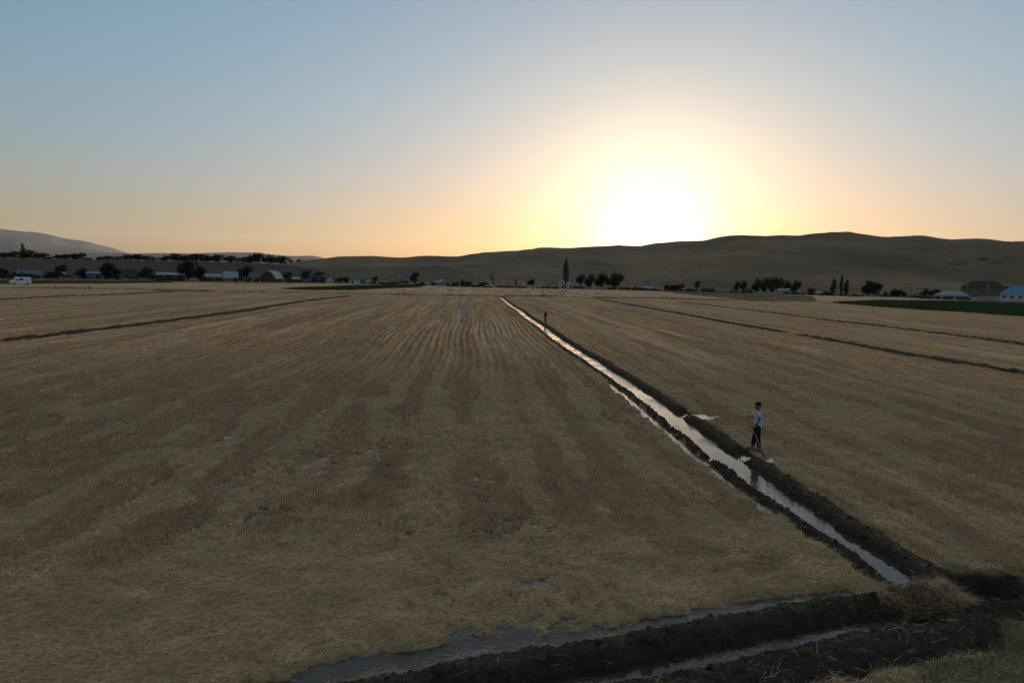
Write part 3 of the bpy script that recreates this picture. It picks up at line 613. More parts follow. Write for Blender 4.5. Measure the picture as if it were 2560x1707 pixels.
def tree(px, py, wpx, hpx, kind='round', c=(.045, .05, .025), label='', group=None, name='tree', dmin=180, dmax=470, dist=None, z0=0, seed=None):
    x, y, d, a = place(px, py, dmin, dmax)
    if dist: d = dist; x = math.sin(a)*d; y = math.cos(a)*d
    sc_ = d/F*1.02; w_ = wpx*sc_; h = hpx*sc_; seed = seed or int(px*13+py*7); r = random.Random(seed)
    t = empty(name, (x, y, z0)); tag(t, lab(label), 'tree' if name not in ('bush', 'hedge') else 'bush', group)
    lobes = []; mb = MB()
    if kind == 'poplar':
        for i in range(6):
            q = i/5; lobes.append((r.uniform(-.08, .08)*w_, r.uniform(-.08, .08)*w_, h*(.16+.76*q), w_*.48*(1-.75*abs(q-.4)**1.4-.25*(q > .8)), w_*.42*(1-.7*abs(q-.4)), h*.15))
        mb.tube([(0, 0, -.2), (0, 0, h*.5), (0, 0, h*.93)], [w_*.07+.1, w_*.04+.05, .03], 6)
    elif kind == 'bare':
        mb.tube([(0, 0, -.2), (w_*.02, 0, h*.35), (0, 0, h*.6)], [.28, .2, .13], 6)
        for i in range(13):
            an = r.uniform(0, 6.28); l_ = r.uniform(.25, .5); z1 = h*r.uniform(.3, .6); p0 = Vector((0, 0, z1)); p2 = Vector((math.cos(an)*w_*l_, math.sin(an)*w_*l_, min(h, z1+h*r.uniform(.2, .45)))); p1 = (p0+p2)/2+Vector((0, 0, -h*.04))
            mb.tube([p0, p1, p2], [.11, .08, .04], 5)
            for k in range(3):
                q = p1.lerp(p2, r.random()); mb.tube([q, q+Vector((r.uniform(-.12, .12)*w_, r.uniform(-.12, .12)*w_, r.uniform(.02, .15)*h))], [.05, .025], 4)
    elif kind == 'bush':
        for i in range(7):
            lobes.append((r.uniform(-.36, .36)*w_, r.uniform(-.25, .25)*w_, h*r.uniform(.22, .55), w_*r.uniform(.14, .24), w_*.18, h*r.uniform(.25, .42)))
        mb.tube([(0, 0, -.1), (0, 0, h*.35), (w_*.1, 0, h*.6)], [.14, .1, .04], 5)
        mb.tube([(.1, 0, -.1), (w_*.2, 0, h*.4)], [.1, .04], 5)
    elif kind == 'cone':
        for i in range(5):
            q = i/4; lobes.append((0, 0, h*(.2+.7*q), w_*.48*(1-.8*q), w_*.48*(1-.8*q), h*.14))
        mb.tube([(0, 0, -.2), (0, 0, h*.9)], [.2, .04], 6)
    else:
        hb = .20 if kind == 'round' else .02
        n = 8 if wpx > 14 else 6
        for i in range(n):
            an = i*2.4+r.random(); q = r.random(); rr = (.0 if i == 0 else .27)*w_
            lobes.append((math.cos(an)*rr, math.sin(an)*rr*.8, h*(hb+.20+(.74-hb)*(.95*((i*.37) % 1))*.8) if i else h*.74, w_*r.uniform(.24, .34), w_*r.uniform(.22, .30), h*r.uniform(.20, .30)))
        rt_ = .10+.022*h
        mb.tube([(0, 0, -.3), (w_*.015, 0, h*hb), (0, 0, h*.6)], [rt_*1.3, rt_, rt_*.45], 7)
        for i in range(4):
            l = lobes[1+i]; mb.tube([(0, 0, h*(hb*.8+.05*i)), (l[0]*.5, l[1]*.5, h*(hb+.1)), (l[0], l[1], l[2])], [rt_*.5, rt_*.38, rt_*.15], 5)
    mb.build('trunk', M_bark, t, smooth=True)
    if lobes:
        nl = int(min(1800, max(340, wpx*hpx*1.5))) if kind != 'poplar' else int(min(1400, max(300, wpx*hpx*1.6)))
        V, Fq, C = crown_mesh(lobes, nl, max(.22, .026*math.sqrt(w_*h)+.55*sc_), c, seed)
        np_mesh('crown', V, Fq, M_leaf, parent=t, colr=C)
    return t

# ------------------------------------------------------------------ buildings
M_wh = mat('whitewash', (.46, .46, .44), noise=.15, nscale=1.2)
M_gr = mat('grey_render', (.24, .235, .22), noise=.2, nscale=1)
M_br = mat('brick_wall', (.17, .11, .08), noise=.2, nscale=3)
M_wood = mat('weathered_wood', (.08, .052, .035), noise=.3, nscale=2.5)
M_dkw = mat('dark_boards', (.06, .05, .045), noise=.3, nscale=2)
M_slate = mat('grey_sheet_roof', (.26, .28, .30), rough=.5, spec=.4, noise=.15, nscale=1.5)
M_pale = mat('pale_sheet_roof', (.27, .29, .31), rough=.6, spec=.5, noise=.12, nscale=1)
M_blue = mat('blue_sheet_roof', (.09, .135, .185), rough=.45, spec=.45, noise=.12, nscale=1)
M_bluev = mat('bright_blue_roof', (.08, .22, .40), rough=.4, spec=.5, noise=.08, nscale=1)
M_bluew = mat('blue_paint', (.10, .17, .33), noise=.15, nscale=1.5)
M_dkr = mat('dark_roof', (.055, .045, .04), noise=.2, nscale=1.5)
M_brr = mat('brown_roof', (.12, .075, .055), noise=.2, nscale=1.5)
M_glass = mat('window_glass', (.02, .025, .03), rough=.08, spec=.6)
M_frame = mat('white_frame', (.6, .6, .58), rough=.5)
M_rust = mat('rusty_red', (.25, .07, .05), noise=.3, nscale=2)
M_conc = mat('concrete', (.28, .27, .25), noise=.2, nscale=2)
M_pole = mat('pole_wood', (.09, .075, .06), noise=.2, nscale=4)
M_wire = mat('wire', (.03, .03, .03), rough=.5)

def house(x0, x1, yb, yt, label, roof='gable', rf=.45, ridge='x', wm_=None, rm=None, nwin=2, depth=None, yaw=0, door=True, name='house', cat='house', group=None, floors=1, dist=None, door_x=None, porch=False):
    xc = (x0+x1)/2; x, y, d, a = place(xc, yb)
    if dist: d = dist; x = math.sin(a)*d; y = math.cos(a)*d
    s = d/F*1.01; w_ = (x1-x0)*s; h = (yb-yt)*s; hr = h*rf; hw = h-hr; dp = depth or min(max(w_*.7, 3.5), 9)
    t = empty(name, (x, y, 0), -a+yaw); tag(t, lab(label), cat, group)
    W = w_/2; ov = .35 if w_ > 4 else .15; wm_ = wm_ or M_gr; rm = rm or M_slate; th = .12
    walls = MB()
    if roof in ('gable', 'aframe', 'gambrel') and ridge == 'y':    # gable end faces us
        if roof == 'gambrel': prof = [(-W, 0), (W, 0), (W, hw), (W*.55, hw+hr*.72), (0, h-th), (-W*.55, hw+hr*.72), (-W, hw)]
        else: prof = [(-W, 0), (W, 0), (W, hw), (0, h-th), (-W, hw)]
        walls.prism(prof, 0, dp); top = prof[2:]
        walls.build('wall', wm_, t)
        edge = [(W*1.08, hw-hr*.08)]+top[1:-1]+[(-W*1.08, hw-hr*.08)]
        r = MB(); out = [(u, z+.02) for u, z in edge]; up_ = [(u, z+.02+th*1.6) for u, z in reversed(edge)]
        r.prism(out+up_, -ov, dp+ov); r.build('roof', rm, t)
    elif roof == 'gable':
        prof = [(0, 0), (dp, 0), (dp, hw), (dp/2, h-th), (0, hw)]; walls.prism(prof, -W, W, 'x'); walls.build('wall', wm_, t)
        e = [(-ov, hw-ov*hr/(dp/2)), (dp/2, h-th), (dp+ov, hw-ov*hr/(dp/2))]
        r = MB(); r.prism([(u, z+.02) for u, z in e]+[(u, z+.02+th) for u, z in reversed(e)], -W-ov, W+ov, 'x'); r.build('roof', rm, t)
    elif roof == 'hip':
        walls.box(-W, W, 0, dp, 0, hw).build('wall', wm_, t)
        r = MB(); e = W+ov; k = min(dp/2, W*.62)
        A = [(-e, -ov, hw+.02), (e, -ov, hw+.02), (e, dp+ov, hw+.02), (-e, dp+ov, hw+.02)]; B = [(-e+k, dp/2, h), (e-k, dp/2, h)]
        r.poly(A[::-1]); r.poly([A[0], A[1], B[1], B[0]]); r.poly([A[1], A[2], B[1]]); r.poly([A[2], A[3], B[0], B[1]]); r.poly([A[3], A[0], B[0]]); r.build('roof', rm, t)
    elif roof == 'shed':
        prof = [(0, 0), (dp, 0), (dp, h-th-.02), (0, hw)]; walls.prism(prof, -W, W, 'x'); walls.build('wall', wm_, t)
        MB().prism([(-ov, hw-ov*hr/dp+.01), (dp+ov, h-th+ov*hr/dp), (dp+ov, h+ov*hr/dp), (-ov, hw+th-ov*hr/dp+.01)], -W-ov, W+ov, 'x').build('roof', rm, t)
    else:
        walls.box(-W, W, 0, dp, 0, h-.2).build('wall', wm_, t); MB().box(-W-.15, W+.15, -.15, dp+.15, h-.198, h).build('roof', rm, t)
    hwe = hw if roof != 'flat' else h-.2
    if door:
        dx = door_x if door_x is not None else W*.55; dh = min(2.0, hwe*.85); dw = min(.5, W*.25)
        dr = MB().box(dx*1.-dw, dx+dw, -.06, -.003, .0, dh).build('door', M_dkw if wm_ is not M_dkw else M_wood, t)
        MB().box(dx+dw*.7, dx+dw*.85, -.10, -.062, dh*.45, dh*.52).build('handle', M_frame, dr)
    if nwin:
        for fl in range(floors):
            zb = hwe/floors*fl+hwe/floors*.38; hh_ = hwe/floors*.38
            for i in range(nwin):
                u = -W+2*W*(i+.5)/nwin
                if door and fl == 0 and abs(u-(door_x if door_x is not None else W*.55)) < .9: u -= 1.0
                ww = min(.6, W/nwin*.5)
                if abs(u)+ww > W*.97: continue
                f = MB().box(u-ww-.07, u+ww+.07, -.05, -.003, zb-.07, zb+hh_+.07).build('window', M_frame, t)
                MB().box(u-ww, u-.03, -.08, -.052, zb, zb+hh_).box(u+.03, u+ww, -.08, -.052, zb, zb+hh_).build('pane', M_glass, f)
    return t

def fence_run(x0, x1, yb, hpx, label, m, posts=5, dist=None, step=0):
    xa, ya, da, aa = place(x0, yb); xb, yb_, db, ab = place(x1, yb)
    if dist: da = db = dist; xa, ya, xb, yb_ = math.sin(aa)*da, math.cos(aa)*da, math.sin(ab)*db, math.cos(ab)*db
    L = math.hypot(xb-xa, yb_-ya); h = hpx*(da+db)/2/F; t = empty('fence', (xa, ya, 0), math.atan2(yb_-ya, xb-xa)); tag(t, lab(label), 'fence')
    p = MB(); n = max(3, int(L/.9))
    for i in range(n): p.box(L*i/n+.03, L*(i+1)/n-.03, -.02, .02+.01*(i % 2), .08, h*(.95+.05*((i*7) % 3)/2))
    p.build('panel', m, t)
    for i in range(posts+1):
        u = L*i/posts; MB().box(u-.06, u+.06, .032, .15, 0, h*1.06).build('post', M_conc, t)
    return t
def pole(px, yb, yt, label, arm=True, lean=0, m=None, dist=None, brace=False, group='power poles along the village'):
    x, y, d, a = place(px, yb)
    if dist: d = dist; x = math.sin(a)*d; y = math.cos(a)*d
    h = (yb-yt)*d/F*1.01; t = empty('utility_pole', (x, y, 0), -a+.5); tag(t, lab(label), 'utility pole', group)
    MB().tube([(0, 0, -.3), (lean*h, 0, h)], [.17, .11], 8).build('post', m or M_pole, t, smooth=True)
    if brace: MB().tube([(-h*.28, 0, -.2), (lean*h*.9, 0, h*.9)], [.12, .08], 8).build('brace', M_conc, t)
    if arm:
        MB().box(lean*h-.9, lean*h+.9, -.06-.11, -.112, h*.93, h*.93+.12).build('crossarm', m or M_pole, t)
        for u in (-.75, 0, .75): MB().tube([(lean*h+u, -.14, h*.93+.122), (lean*h+u, -.14, h*.93+.32)], [.05, .03], 6).build('insulator', M_frame, t)
    return Vector((x, y, h*.96)), t

# ------------------------------------------------------------------ the village belt
# trees along the top of the terrace (far left)
TT = [(12, 645, 22, 13), (36, 645, 24, 14), (58, 646, 9, 26), (70, 646, 24, 17), (90, 646, 14, 12), (106, 646, 22, 13), (123, 647, 10, 5), (146, 648, 18, 10), (164, 648, 20, 12), (184, 648, 22, 13), (203, 648, 22, 14), (223, 649, 12, 5),
      (250, 650, 14, 7), (269, 650, 24, 10), (292, 650, 16, 9), (316, 651, 24, 13), (345, 651, 24, 14), (366, 651, 18, 12), (385, 652, 18, 9), (414, 652, 22, 12), (437, 652, 26, 17), (460, 653, 22, 13), (488, 653, 36, 18), (515, 654, 22, 15), (542, 654, 32, 16),
      (575, 655, 24, 15), (595, 655, 13, 11), (612, 656, 20, 14), (624, 656, 12, 16), (641, 657, 30, 22), (672, 658, 28, 19), (702, 658, 29, 19), (726, 656, 11, 6), (747, 654, 10, 5)]
words = 'first second third fourth fifth sixth seventh eighth ninth tenth eleventh twelfth thirteenth fourteenth fifteenth sixteenth seventeenth eighteenth nineteenth twentieth twenty-first twenty-second twenty-third twenty-fourth twenty-fifth twenty-sixth twenty-seventh twenty-eighth twenty-ninth thirtieth thirty-first thirty-second thirty-third thirty-fourth'.split()
tp = np.array(TERR, float)
for i, (px, yb, w_, h_) in enumerate(TT):
    ys = np.interp(px, tp[:, 0], tp[:, 1]); p = at(px, ys+.6, 745)
    desc = 'narrow upright tree' if w_ < h_ else 'tiny low shrubby tree' if h_ <= 7 else 'small dark tree' if h_ < 12 else 'round dark tree' if h_ < 16 else 'tall broad dark tree'
    if i >= 32: p = at(px, yb+.5, 790)
    tree(px, yb, w_*1.35, h_*1.15, 'poplar' if w_ < h_*.8 else 'low', (.04, .045, .022), f'{desc}, {words[i]} from the left in the terrace-top row', 'trees along the terrace top', dist=745 if i < 32 else 1300, z0=p.z-.3 if i < 32 else at(px, yb+1, 1300).z)

DK = (.032, .038, .018); MD = (.045, .055, .024); OL = (.075, .075, .03); RD = (.055, .042, .022); GY = (.05, .055, .035)
V = 'village trees and bushes'
for a in [
    # x, base y, width, height, kind, colour, label
    (8, 692, 26, 20, 'bush', DK, 'low dark bush mass at the left edge above the van'),
    (40, 696, 46, 12, 'bush', DK, 'long low bush left of the lone pole behind the van'),
    (130, 695, 42, 17, 'bush', DK, 'wide dark bush between the van and the white doorway shed'),
    (155, 693, 20, 24, 'round', DK, 'slim dark tree standing over the white doorway shed'),
    (206, 696, 24, 20, 'low', DK, 'dark rounded tree directly left of the blue box building'),
    (268, 697, 30, 32, 'low', DK, 'tall dark tree right of the blue box building'),
    (292, 697, 22, 22, 'bush', DK, 'bushy tree filling the gap left of the hip-roofed house'),
    (366, 699, 28, 24, 'low', DK, 'dark tree right of the hip-roofed house'),
    (388, 700, 18, 14, 'bush', DK, 'low bush right of the hip-roofed house tree'),
    (469, 702, 36, 48, 'low', DK, 'tallest black-green tree of the left village'),
    (499, 702, 27, 30, 'low', DK, 'shorter dark tree leaning on the tallest left tree'),
    (598, 700, 20, 24, 'low', DK, 'dark tree beside the large pale roof, left of the twin'),
    (616, 700, 24, 30, 'round', DK, 'dense dark tree between the large pale roof and the blue shed'),
    (718, 697, 24, 18, 'low', MD, 'broad green tree right of the gambrel barn'),
    (765, 697, 22, 23, 'low', MD, 'mid-green tree behind the boarded fence'),
    (796, 695, 24, 20, 'round', OL, 'yellowish willow-like tree left of the A-frame house'),
    (855, 708, 38, 16, 'bush', DK, 'wide dark bush right of the A-frame house'),
    (938, 709, 15, 16, 'round', DK, 'small dark tree between the blue box and the brown-roofed house'),
    (1017, 709, 12, 8, 'bush', DK, 'small bush right of the brown-roofed house'),
    (1037, 711, 21, 30, 'low', GY, 'tall oval grey-green tree standing alone left of centre'),
    (1056, 711, 14, 7, 'bush', MD, 'low bush at the foot of the oval tree'),
    (1136, 715, 18, 12, 'bush', DK, 'dark bush right of the gabled house with pale roof'),
    (1165, 715, 30, 15, 'bush', DK, 'long dark hedge-like bush right of the gabled house'),
    (1208, 716, 26, 13, 'bush', DK, 'dark bush left of the first bare tree'),
    (1231, 717, 42*.45, 35, 'bare', RD, 'bare spreading tree beside the white car'),
    (1290, 719, 15, 20, 'bare', RD, 'smaller leafless tree right of the slim pole'),
    (1328, 719, 18, 19, 'round', DK, 'small round-headed tree in front of the grey box house'),
    (1413, 718, 16, 62, 'poplar', (.12, .115, .05), 'tallest slender poplar in front of the white two-storey house'),
    (1451, 719, 20, 31, 'round', RD, 'ragged tree right of the white houses, left of the big three'),
    (1475, 720, 24, 32, 'low', RD, 'left tree of the three big dark trees near centre'),
    (1502, 720, 28, 32, 'low', RD, 'middle tree of the three big dark trees near centre'),
    (1537, 722, 38, 35, 'low', RD, 'right and broadest of the three big dark trees near centre'),
    (1568, 724, 16, 8, 'bush', DK, 'low bush right of the broadest central tree'),
    (1590, 724, 12, 9, 'bush', DK, 'small bush left of the low grey farmhouse'),
    (1603, 724, 12, 8, 'bush', DK, 'small bush against the low grey farmhouse'),
    (1678, 727, 34, 22, 'bush', RD, 'large brown-green thicket under the sunlit slope'),
    (1702, 727, 18, 16, 'round', RD, 'small tree right of the large thicket'),
    (1722, 728, 22, 7, 'bush', MD, 'low green bush in front of the pale low roof'),
    (1742, 728, 12, 23, 'round', RD, 'thin tree right of the pale low roof'),
    (1842, 730, 15, 24, 'low', DK, 'left lobe tree of the dark pair beside the pole'),
    (1858, 730, 15, 25, 'low', DK, 'right lobe tree of the dark pair beside the pole'),
    (1892, 732, 22, 30, 'low', GY, 'first tall tree of the dark stand right of the blue gabled house'),
    (1913, 732, 20, 34, 'low', GY, 'second tall tree of the dark stand right of the blue gabled house'),
    (1932, 732, 22, 34, 'low', GY, 'third tall tree of the dark stand right of the blue gabled house'),
    (1948, 732, 18, 31, 'low', GY, 'fourth tree of the dark stand, just left of the turquoise shed'),
    (1966, 731, 17, 26, 'low', GY, 'tree rising behind the turquoise shed'),
    (1987, 734, 22, 28, 'low', DK, 'dark tree right of the turquoise shed'),
    (2025, 736, 20, 16, 'bush', DK, 'dark bush left of the poplar group'),
    (2066, 737, 18, 9, 'bush', DK, 'low bush at the foot of the poplar group'),
    (2083, 737, 15, 30, 'poplar', DK, 'left poplar of the three, behind the white brace pole'),
    (2102, 736, 9, 37, 'poplar', DK, 'middle and tallest poplar of the three on the right'),
    (2115, 736, 13, 27, 'poplar', DK, 'right pointed poplar of the three'),
    (2170, 739, 26, 30, 'low', DK, 'left half of the big dark tree clump on the right'),
    (2189, 740, 24, 27, 'low', DK, 'right half of the big dark tree clump on the right'),
    (2224, 738, 20, 12, 'bush', DK, 'dark bush right of the big tree clump'),
    (2254, 739, 40, 15, 'bush', DK, 'long dark bush left of the leaning pole'),
    (2313, 741, 20, 16, 'low', DK, 'small dark tree left of the white tank'),
    (2336, 741, 24, 16, 'low', DK, 'small dark tree right of the white tank'),
    (2512, 745, 34, 24, 'low', DK, 'dark tree between the two-storey house and the bright blue roof')]:
    tree(a[0], a[1], a[2]*1.12, a[3]*1.12, a[4], a[5], a[6], V, name='bush' if a[4] == 'bush' else 'tree')
for hx0, hx1, hy, hh, lb in [(-40, 60, 697, 9, 'low dark hedge at the left edge behind the van'), (60, 150, 697, 7, 'low hedge between the van and the white doorway shed'), (165, 222, 698, 7, 'low hedge left of the blue box building'), (247, 330, 699, 8, 'low hedge in front of the hip-roofed house'),
        (376, 455, 703, 9, 'dark hedge in front of the long dark shed'), (500, 562, 704, 7, 'hedge in front of the low grey farm building'), (590, 655, 705, 7, 'hedge below the twin dark trees'), (745, 815, 707, 6, 'hedge at the foot of the flat dark shed'),
        (925, 1000, 710, 6, 'scrubby hedge below the brown-roofed house'), (1040, 1100, 713, 5, 'low scrub right of the oval tree'), (1120, 1230, 717, 7, 'long scrubby hedge left of the first bare tree'), (1240, 1310, 719, 4, 'low scrub between the bare trees'),
        (1345, 1400, 721, 4, 'low scrub in front of the white gable cottage'), (1430, 1470, 721, 6, 'scrub right of the white two-storey house'), (1515, 1560, 724, 7, 'scrub at the foot of the broadest central tree'), (1560, 1650, 725, 5, 'low scrub before the grey farmhouse'), (1700, 1790, 728, 5, 'scrub strip left of the whitish fence'),
        (1850, 1890, 733, 6, 'scrub below the blue gabled house'), (1960, 2045, 736, 5, 'scrub strip right of the turquoise shed'), (2050, 2160, 739, 5, 'scrub strip below the three poplars'), (2195, 2310, 741, 6, 'scrub strip below the leaning pole'), (2300, 2420, 747, 5, 'dark scrub before the wide pale roof')]:
    x0_, y0_, d0_, a0_ = place(hx0, hy); x1_, y1_, d1_, a1_ = place(hx1, hy); d0_ = d1_ = min(d0_, d1_)+6; x0_, y0_, x1_, y1_ = math.sin(a0_)*d0_, math.cos(a0_)*d0_, math.sin(a1_)*d1_, math.cos(a1_)*d1_
    L = math.hypot(x1_-x0_, y1_-y0_); hz = hh*(1.7 if hx0 < 900 else 1.15)*d0_/F; hz_ = math.atan2(y1_-y0_, x1_-x0_)
    k = max(5, int(L/1.8)); rr_ = random.Random(int(hx0)); lo = [(L*(i+rr_.random())/k, rr_.uniform(-.8, .8), hz*rr_.uniform(.2, .5), rr_.uniform(1., 2.1), 1., hz*rr_.uniform(.25, .6)) for i in range(k)]
    Vh, Fh, Ch = crown_mesh(lo, int(L*26), .34, (.036, .04, .02), int(hx0)+900); t = np_mesh('hedge', Vh, Fh, M_leaf, colr=Ch, loc=(x0_, y0_, 0)); t.rotation_euler = (0, 0, hz_); tag(t, lab(lb), 'hedge', 'scrub and hedges along the village')
house(54, 92, 695, 679, 'long low shed with dull blue-grey roof behind the van', 'gable', .55, rm=M_blue, wm_=M_dkw, nwin=2, name='shed', cat='shed')
house(152, 163, 695, 683, 'tiny white shed with a black doorway', 'flat', .1, wm_=M_wh, rm=M_frame, nwin=0, name='shed', cat='shed', door_x=0.)
house(221, 246, 697, 682, 'plain blue box building in the left village', 'shed', .25, wm_=M_bluew, rm=M_blue, nwin=1, name='shed', cat='shed')
house(304, 349, 698, 677, 'hip-roofed dark house with pale gable edge', 'hip', .6, wm_=M_gr, rm=M_dkr, nwin=3)
house(400, 455, 702, 684, 'long dark shed with pale blue roof edge left of the tallest tree', 'shed', .3, wm_=M_dkw, rm=M_blue, nwin=2, name='shed', cat='shed')
house(511, 550, 702, 686, 'low grey farm building right of the tallest left tree', 'gable', .45, wm_=M_gr, rm=M_slate, nwin=3)
house(562, 592, 703, 681, 'building with the large pale blue-grey sheet roof', 'gable', .65, wm_=M_gr, rm=M_pale, nwin=2, depth=9)
house(625, 645, 701, 683, 'blue sheet-roofed shed left of the gambrel barn', 'gable', .6, wm_=M_gr, rm=M_blue, nwin=1, name='shed', cat='shed')
house(652, 687, 705, 679, 'barn with gambrel roof, wooden gable and pale roof edge', 'gambrel', .66, ridge='y', wm_=M_wood, rm=M_pale, nwin=0, name='barn', cat='barn', depth=12, yaw=-.35)
fence_run(688, 712, 705, 9, 'grey board fence attached to the right of the gambrel barn', M_gr, 3)
house(732, 748, 703, 694, 'small shed with sloping grey roof beside the board fence', 'shed', .5, wm_=M_gr, rm=M_slate, nwin=0, name='shed', cat='shed')
fence_run(712, 757, 706, 8, 'long dull board fence in front of the green trees', M_dkw, 6)
house(758, 774, 707, 699, 'small turquoise-grey hut left of the flat dark shed', 'flat', .1, wm_=M_bluew, rm=M_pale, nwin=0, name='hut', cat='hut')
house(780, 811, 706, 690, 'flat dark shed left of the A-frame house', 'shed', .2, wm_=M_dkw, rm=M_dkr, nwin=1, name='shed', cat='shed')
house(814, 836, 705, 689, 'white A-frame house with steep dark roof', 'aframe', .85, ridge='y', wm_=M_wh, rm=M_dkr, nwin=1, door=False)
house(873, 899, 709, 700, 'long pale yard building right of the wide bush', 'flat', .1, wm_=M_wh, rm=M_gr, nwin=0, name='shed', cat='shed', door_x=-1.)
house(900, 913, 709, 698, 'small deep-blue box hut', 'flat', .1, wm_=M_bluew, rm=M_bluew, nwin=0, name='hut', cat='hut')
house(914, 929, 709, 703, 'low lean-to right of the deep-blue hut', 'shed', .4, wm_=M_gr, rm=M_pale, nwin=0, name='shed', cat='shed')
house(955, 967, 709, 703, 'very small grey hut left of the pair of dark roofs', 'gable', .5, wm_=M_gr, rm=M_slate, nwin=0, name='hut', cat='hut')
house(969, 986, 709, 702, 'small house with pale gable beside the tall pole', 'gable', .5, ridge='y', wm_=M_wh, rm=M_dkr, nwin=1)
house(996, 1014, 710, 698, 'brown-roofed square house right of the tall pole', 'hip', .55, wm_=M_gr, rm=M_brr, nwin=1)
house(1064, 1077, 714, 707, 'small white cabin with two window gaps', 'flat', .15, wm_=M_wh, rm=M_pale, nwin=2, name='cabin', cat='cabin', door=False)
house(1078, 1088, 714, 706, 'rust-brown shed next to the white cabin', 'flat', .15, wm_=M_brr, rm=M_dkr, nwin=0, name='shed', cat='shed')
house(1096, 1126, 715, 700, 'gabled house with pale roof beside its own pole', 'gable', .45, ridge='y', wm_=M_gr, rm=M_pale, nwin=2, yaw=.4)
house(1307, 1320, 717, 704, 'tall narrow grey-white box house', 'flat', .1, wm_=M_wh, rm=M_gr, nwin=1)
house(1298, 1352, 720, 715, 'long low whitewashed wall building near the slim trees', 'flat', .1, wm_=M_wh, rm=M_pale, nwin=0, name='shed', cat='shed', door=False)
house(1371, 1398, 720, 706, 'dark-roofed cottage with white gable', 'gable', .6, ridge='y', wm_=M_wh, rm=M_brr, nwin=1, yaw=.3)
house(1397, 1412, 721, 700, 'white two-storey house left of the tall poplar', 'gable', .2, ridge='y', wm_=M_wh, rm=M_pale, nwin=1, floors=2)
house(1416, 1429, 720, 704, 'white house with red shutters right of the tall poplar', 'gable', .25, ridge='y', wm_=M_wh, rm=M_pale, nwin=1, floors=1)
fence_run(1463, 1520, 723, 6, 'pale concrete fence in front of the big central trees', M_conc, 8)
house(1611, 1632, 726, 716, 'low grey farmhouse with white gable right of centre', 'gable', .5, wm_=M_wh, rm=M_slate, nwin=2)
house(1590, 1628, 716, 709, 'long grey roofed barn behind the low farmhouse', 'gable', .6, wm_=M_gr, rm=M_slate, nwin=0, name='barn', cat='barn', dist=440)
house(1718, 1738, 725, 720, 'low building with flat pale roof right of the thicket', 'flat', .1, wm_=M_gr, rm=M_pale, nwin=0, name='shed', cat='shed', door=False)
house(1755, 1784, 727, 720, 'dark long cottage behind the pale fence', 'gable', .5, wm_=M_gr, rm=M_dkr, nwin=2)
fence_run(1785, 1824, 730, 5, 'long whitish fence left of the dark tree pair', M_conc, 7)
house(1826, 1845, 731, 726, 'flat dark lean-to under the dark tree pair', 'shed', .3, wm_=M_dkw, rm=M_dkr, nwin=0, name='shed', cat='shed')
house(1863, 1880, 731, 720, 'pale blue gabled house right of the dark tree pair', 'gable', .5, ridge='y', wm_=M_bluew, rm=M_pale, nwin=1)
house(1946, 1971, 734, 723, 'pale turquoise shed in front of the dark stand of trees', 'shed', .3, wm_=M_pale, rm=M_blue, nwin=0, name='shed', cat='shed')
fence_run(1880, 1946, 735, 3.4, 'low grey wall fence below the dark stand of trees', M_conc, 8)
house(2038, 2056, 736, 730, 'low grey shed left of the poplar group', 'gable', .5, wm_=M_gr, rm=M_pale, nwin=0, name='shed', cat='shed')
house(2347, 2411, 748, 731, 'long house with wide pale blue-grey roof', 'hip', .55, wm_=M_gr, rm=M_pale, nwin=5, depth=9)
h2 = house(2418, 2494, 748, 711, 'unfinished two-storey brick house with dark hipped roof', 'hip', .36, wm_=M_br, rm=M_dkr, nwin=5, floors=2, depth=10)
fence_run(2444, 2508, 750, 8, 'pale blue panel fence before the two-storey house', M_pale, 9)
house(2521, 2600, 754, 724, 'white house with bright blue roof at the right edge', 'hip', .5, wm_=M_wh, rm=M_bluev, nwin=6, depth=9)
# white tank
x, y, d, a = place(2319, 738); t = empty('water_tank', (x, y, 0)); tag(t, lab('small white rounded tank between two small trees'), 'tank')
MB().tube([(0, 0, .5), (0, 0, .6), (0, 0, 1.7), (0, 0, 1.95)], [.7, .95, .95, .5], 14).build('tank_shell', M_wh, t, smooth=True)
for q in range(3): MB().box(.6*math.cos(q*2.1)-.06, .6*math.cos(q*2.1)+.06, .6*math.sin(q*2.1)-.06, .6*math.sin(q*2.1)+.06, 0, .55).build('leg', M_conc, t)

tops = []
for a in [(55, 698, 663, 'lone dark pole behind the white van', {}), (601, 704, 668, 'pole at the left edge of the dark tree pair by the pale roof', {}), (646, 705, 664, 'tallest pole beside the gambrel barn', {}),
          (835.5, 708, 670, 'pole with crossarm right of the A-frame house', {}), (990.5, 711, 681, 'pole between the small pale gable and the brown-roofed house', {}),
          (1124.5, 716, 684, 'pole at the right corner of the gabled pale-roofed house', {}), (1199, 716, 681, 'thin distant pole left of the first bare tree', {}), (1271, 719, 693, 'short pole between the two bare trees', {}),
          (1646, 724, 692, 'pale pole under the sunlit part of the slope', dict(m=M_conc)), (1826, 730, 704, 'pole left of the dark tree pair', dict(m=M_pole)),
          (2089, 739, 716, 'white concrete pole with slanted brace before the poplars', dict(m=M_conc, brace=True, arm=False)), (2277, 742, 720, 'leaning pole right of the long dark bush', dict(lean=.05)),
          (2415, 749, 716, 'concrete pole at the left corner of the two-storey house', dict(m=M_conc)), (2467, 750, 716, 'concrete pole in front of the two-storey house', dict(m=M_conc))]:
    p, t = pole(a[0], a[1], a[2], a[3], **a[4]); tops.append(p)
def span(i, j, label):
    a, b = tops[i], tops[j]; mb = MB()
    for k in (-.5, .5):
        pts = [a.lerp(b, q/10)+Vector((0, k, -1.2*(1-(2*q/10-1)**2))) for q in range(11)]; mb.tube(pts, .022, 4)
    tag(mb.build('overhead_wire', M_wire), lab(label), 'wire', 'overhead wires')
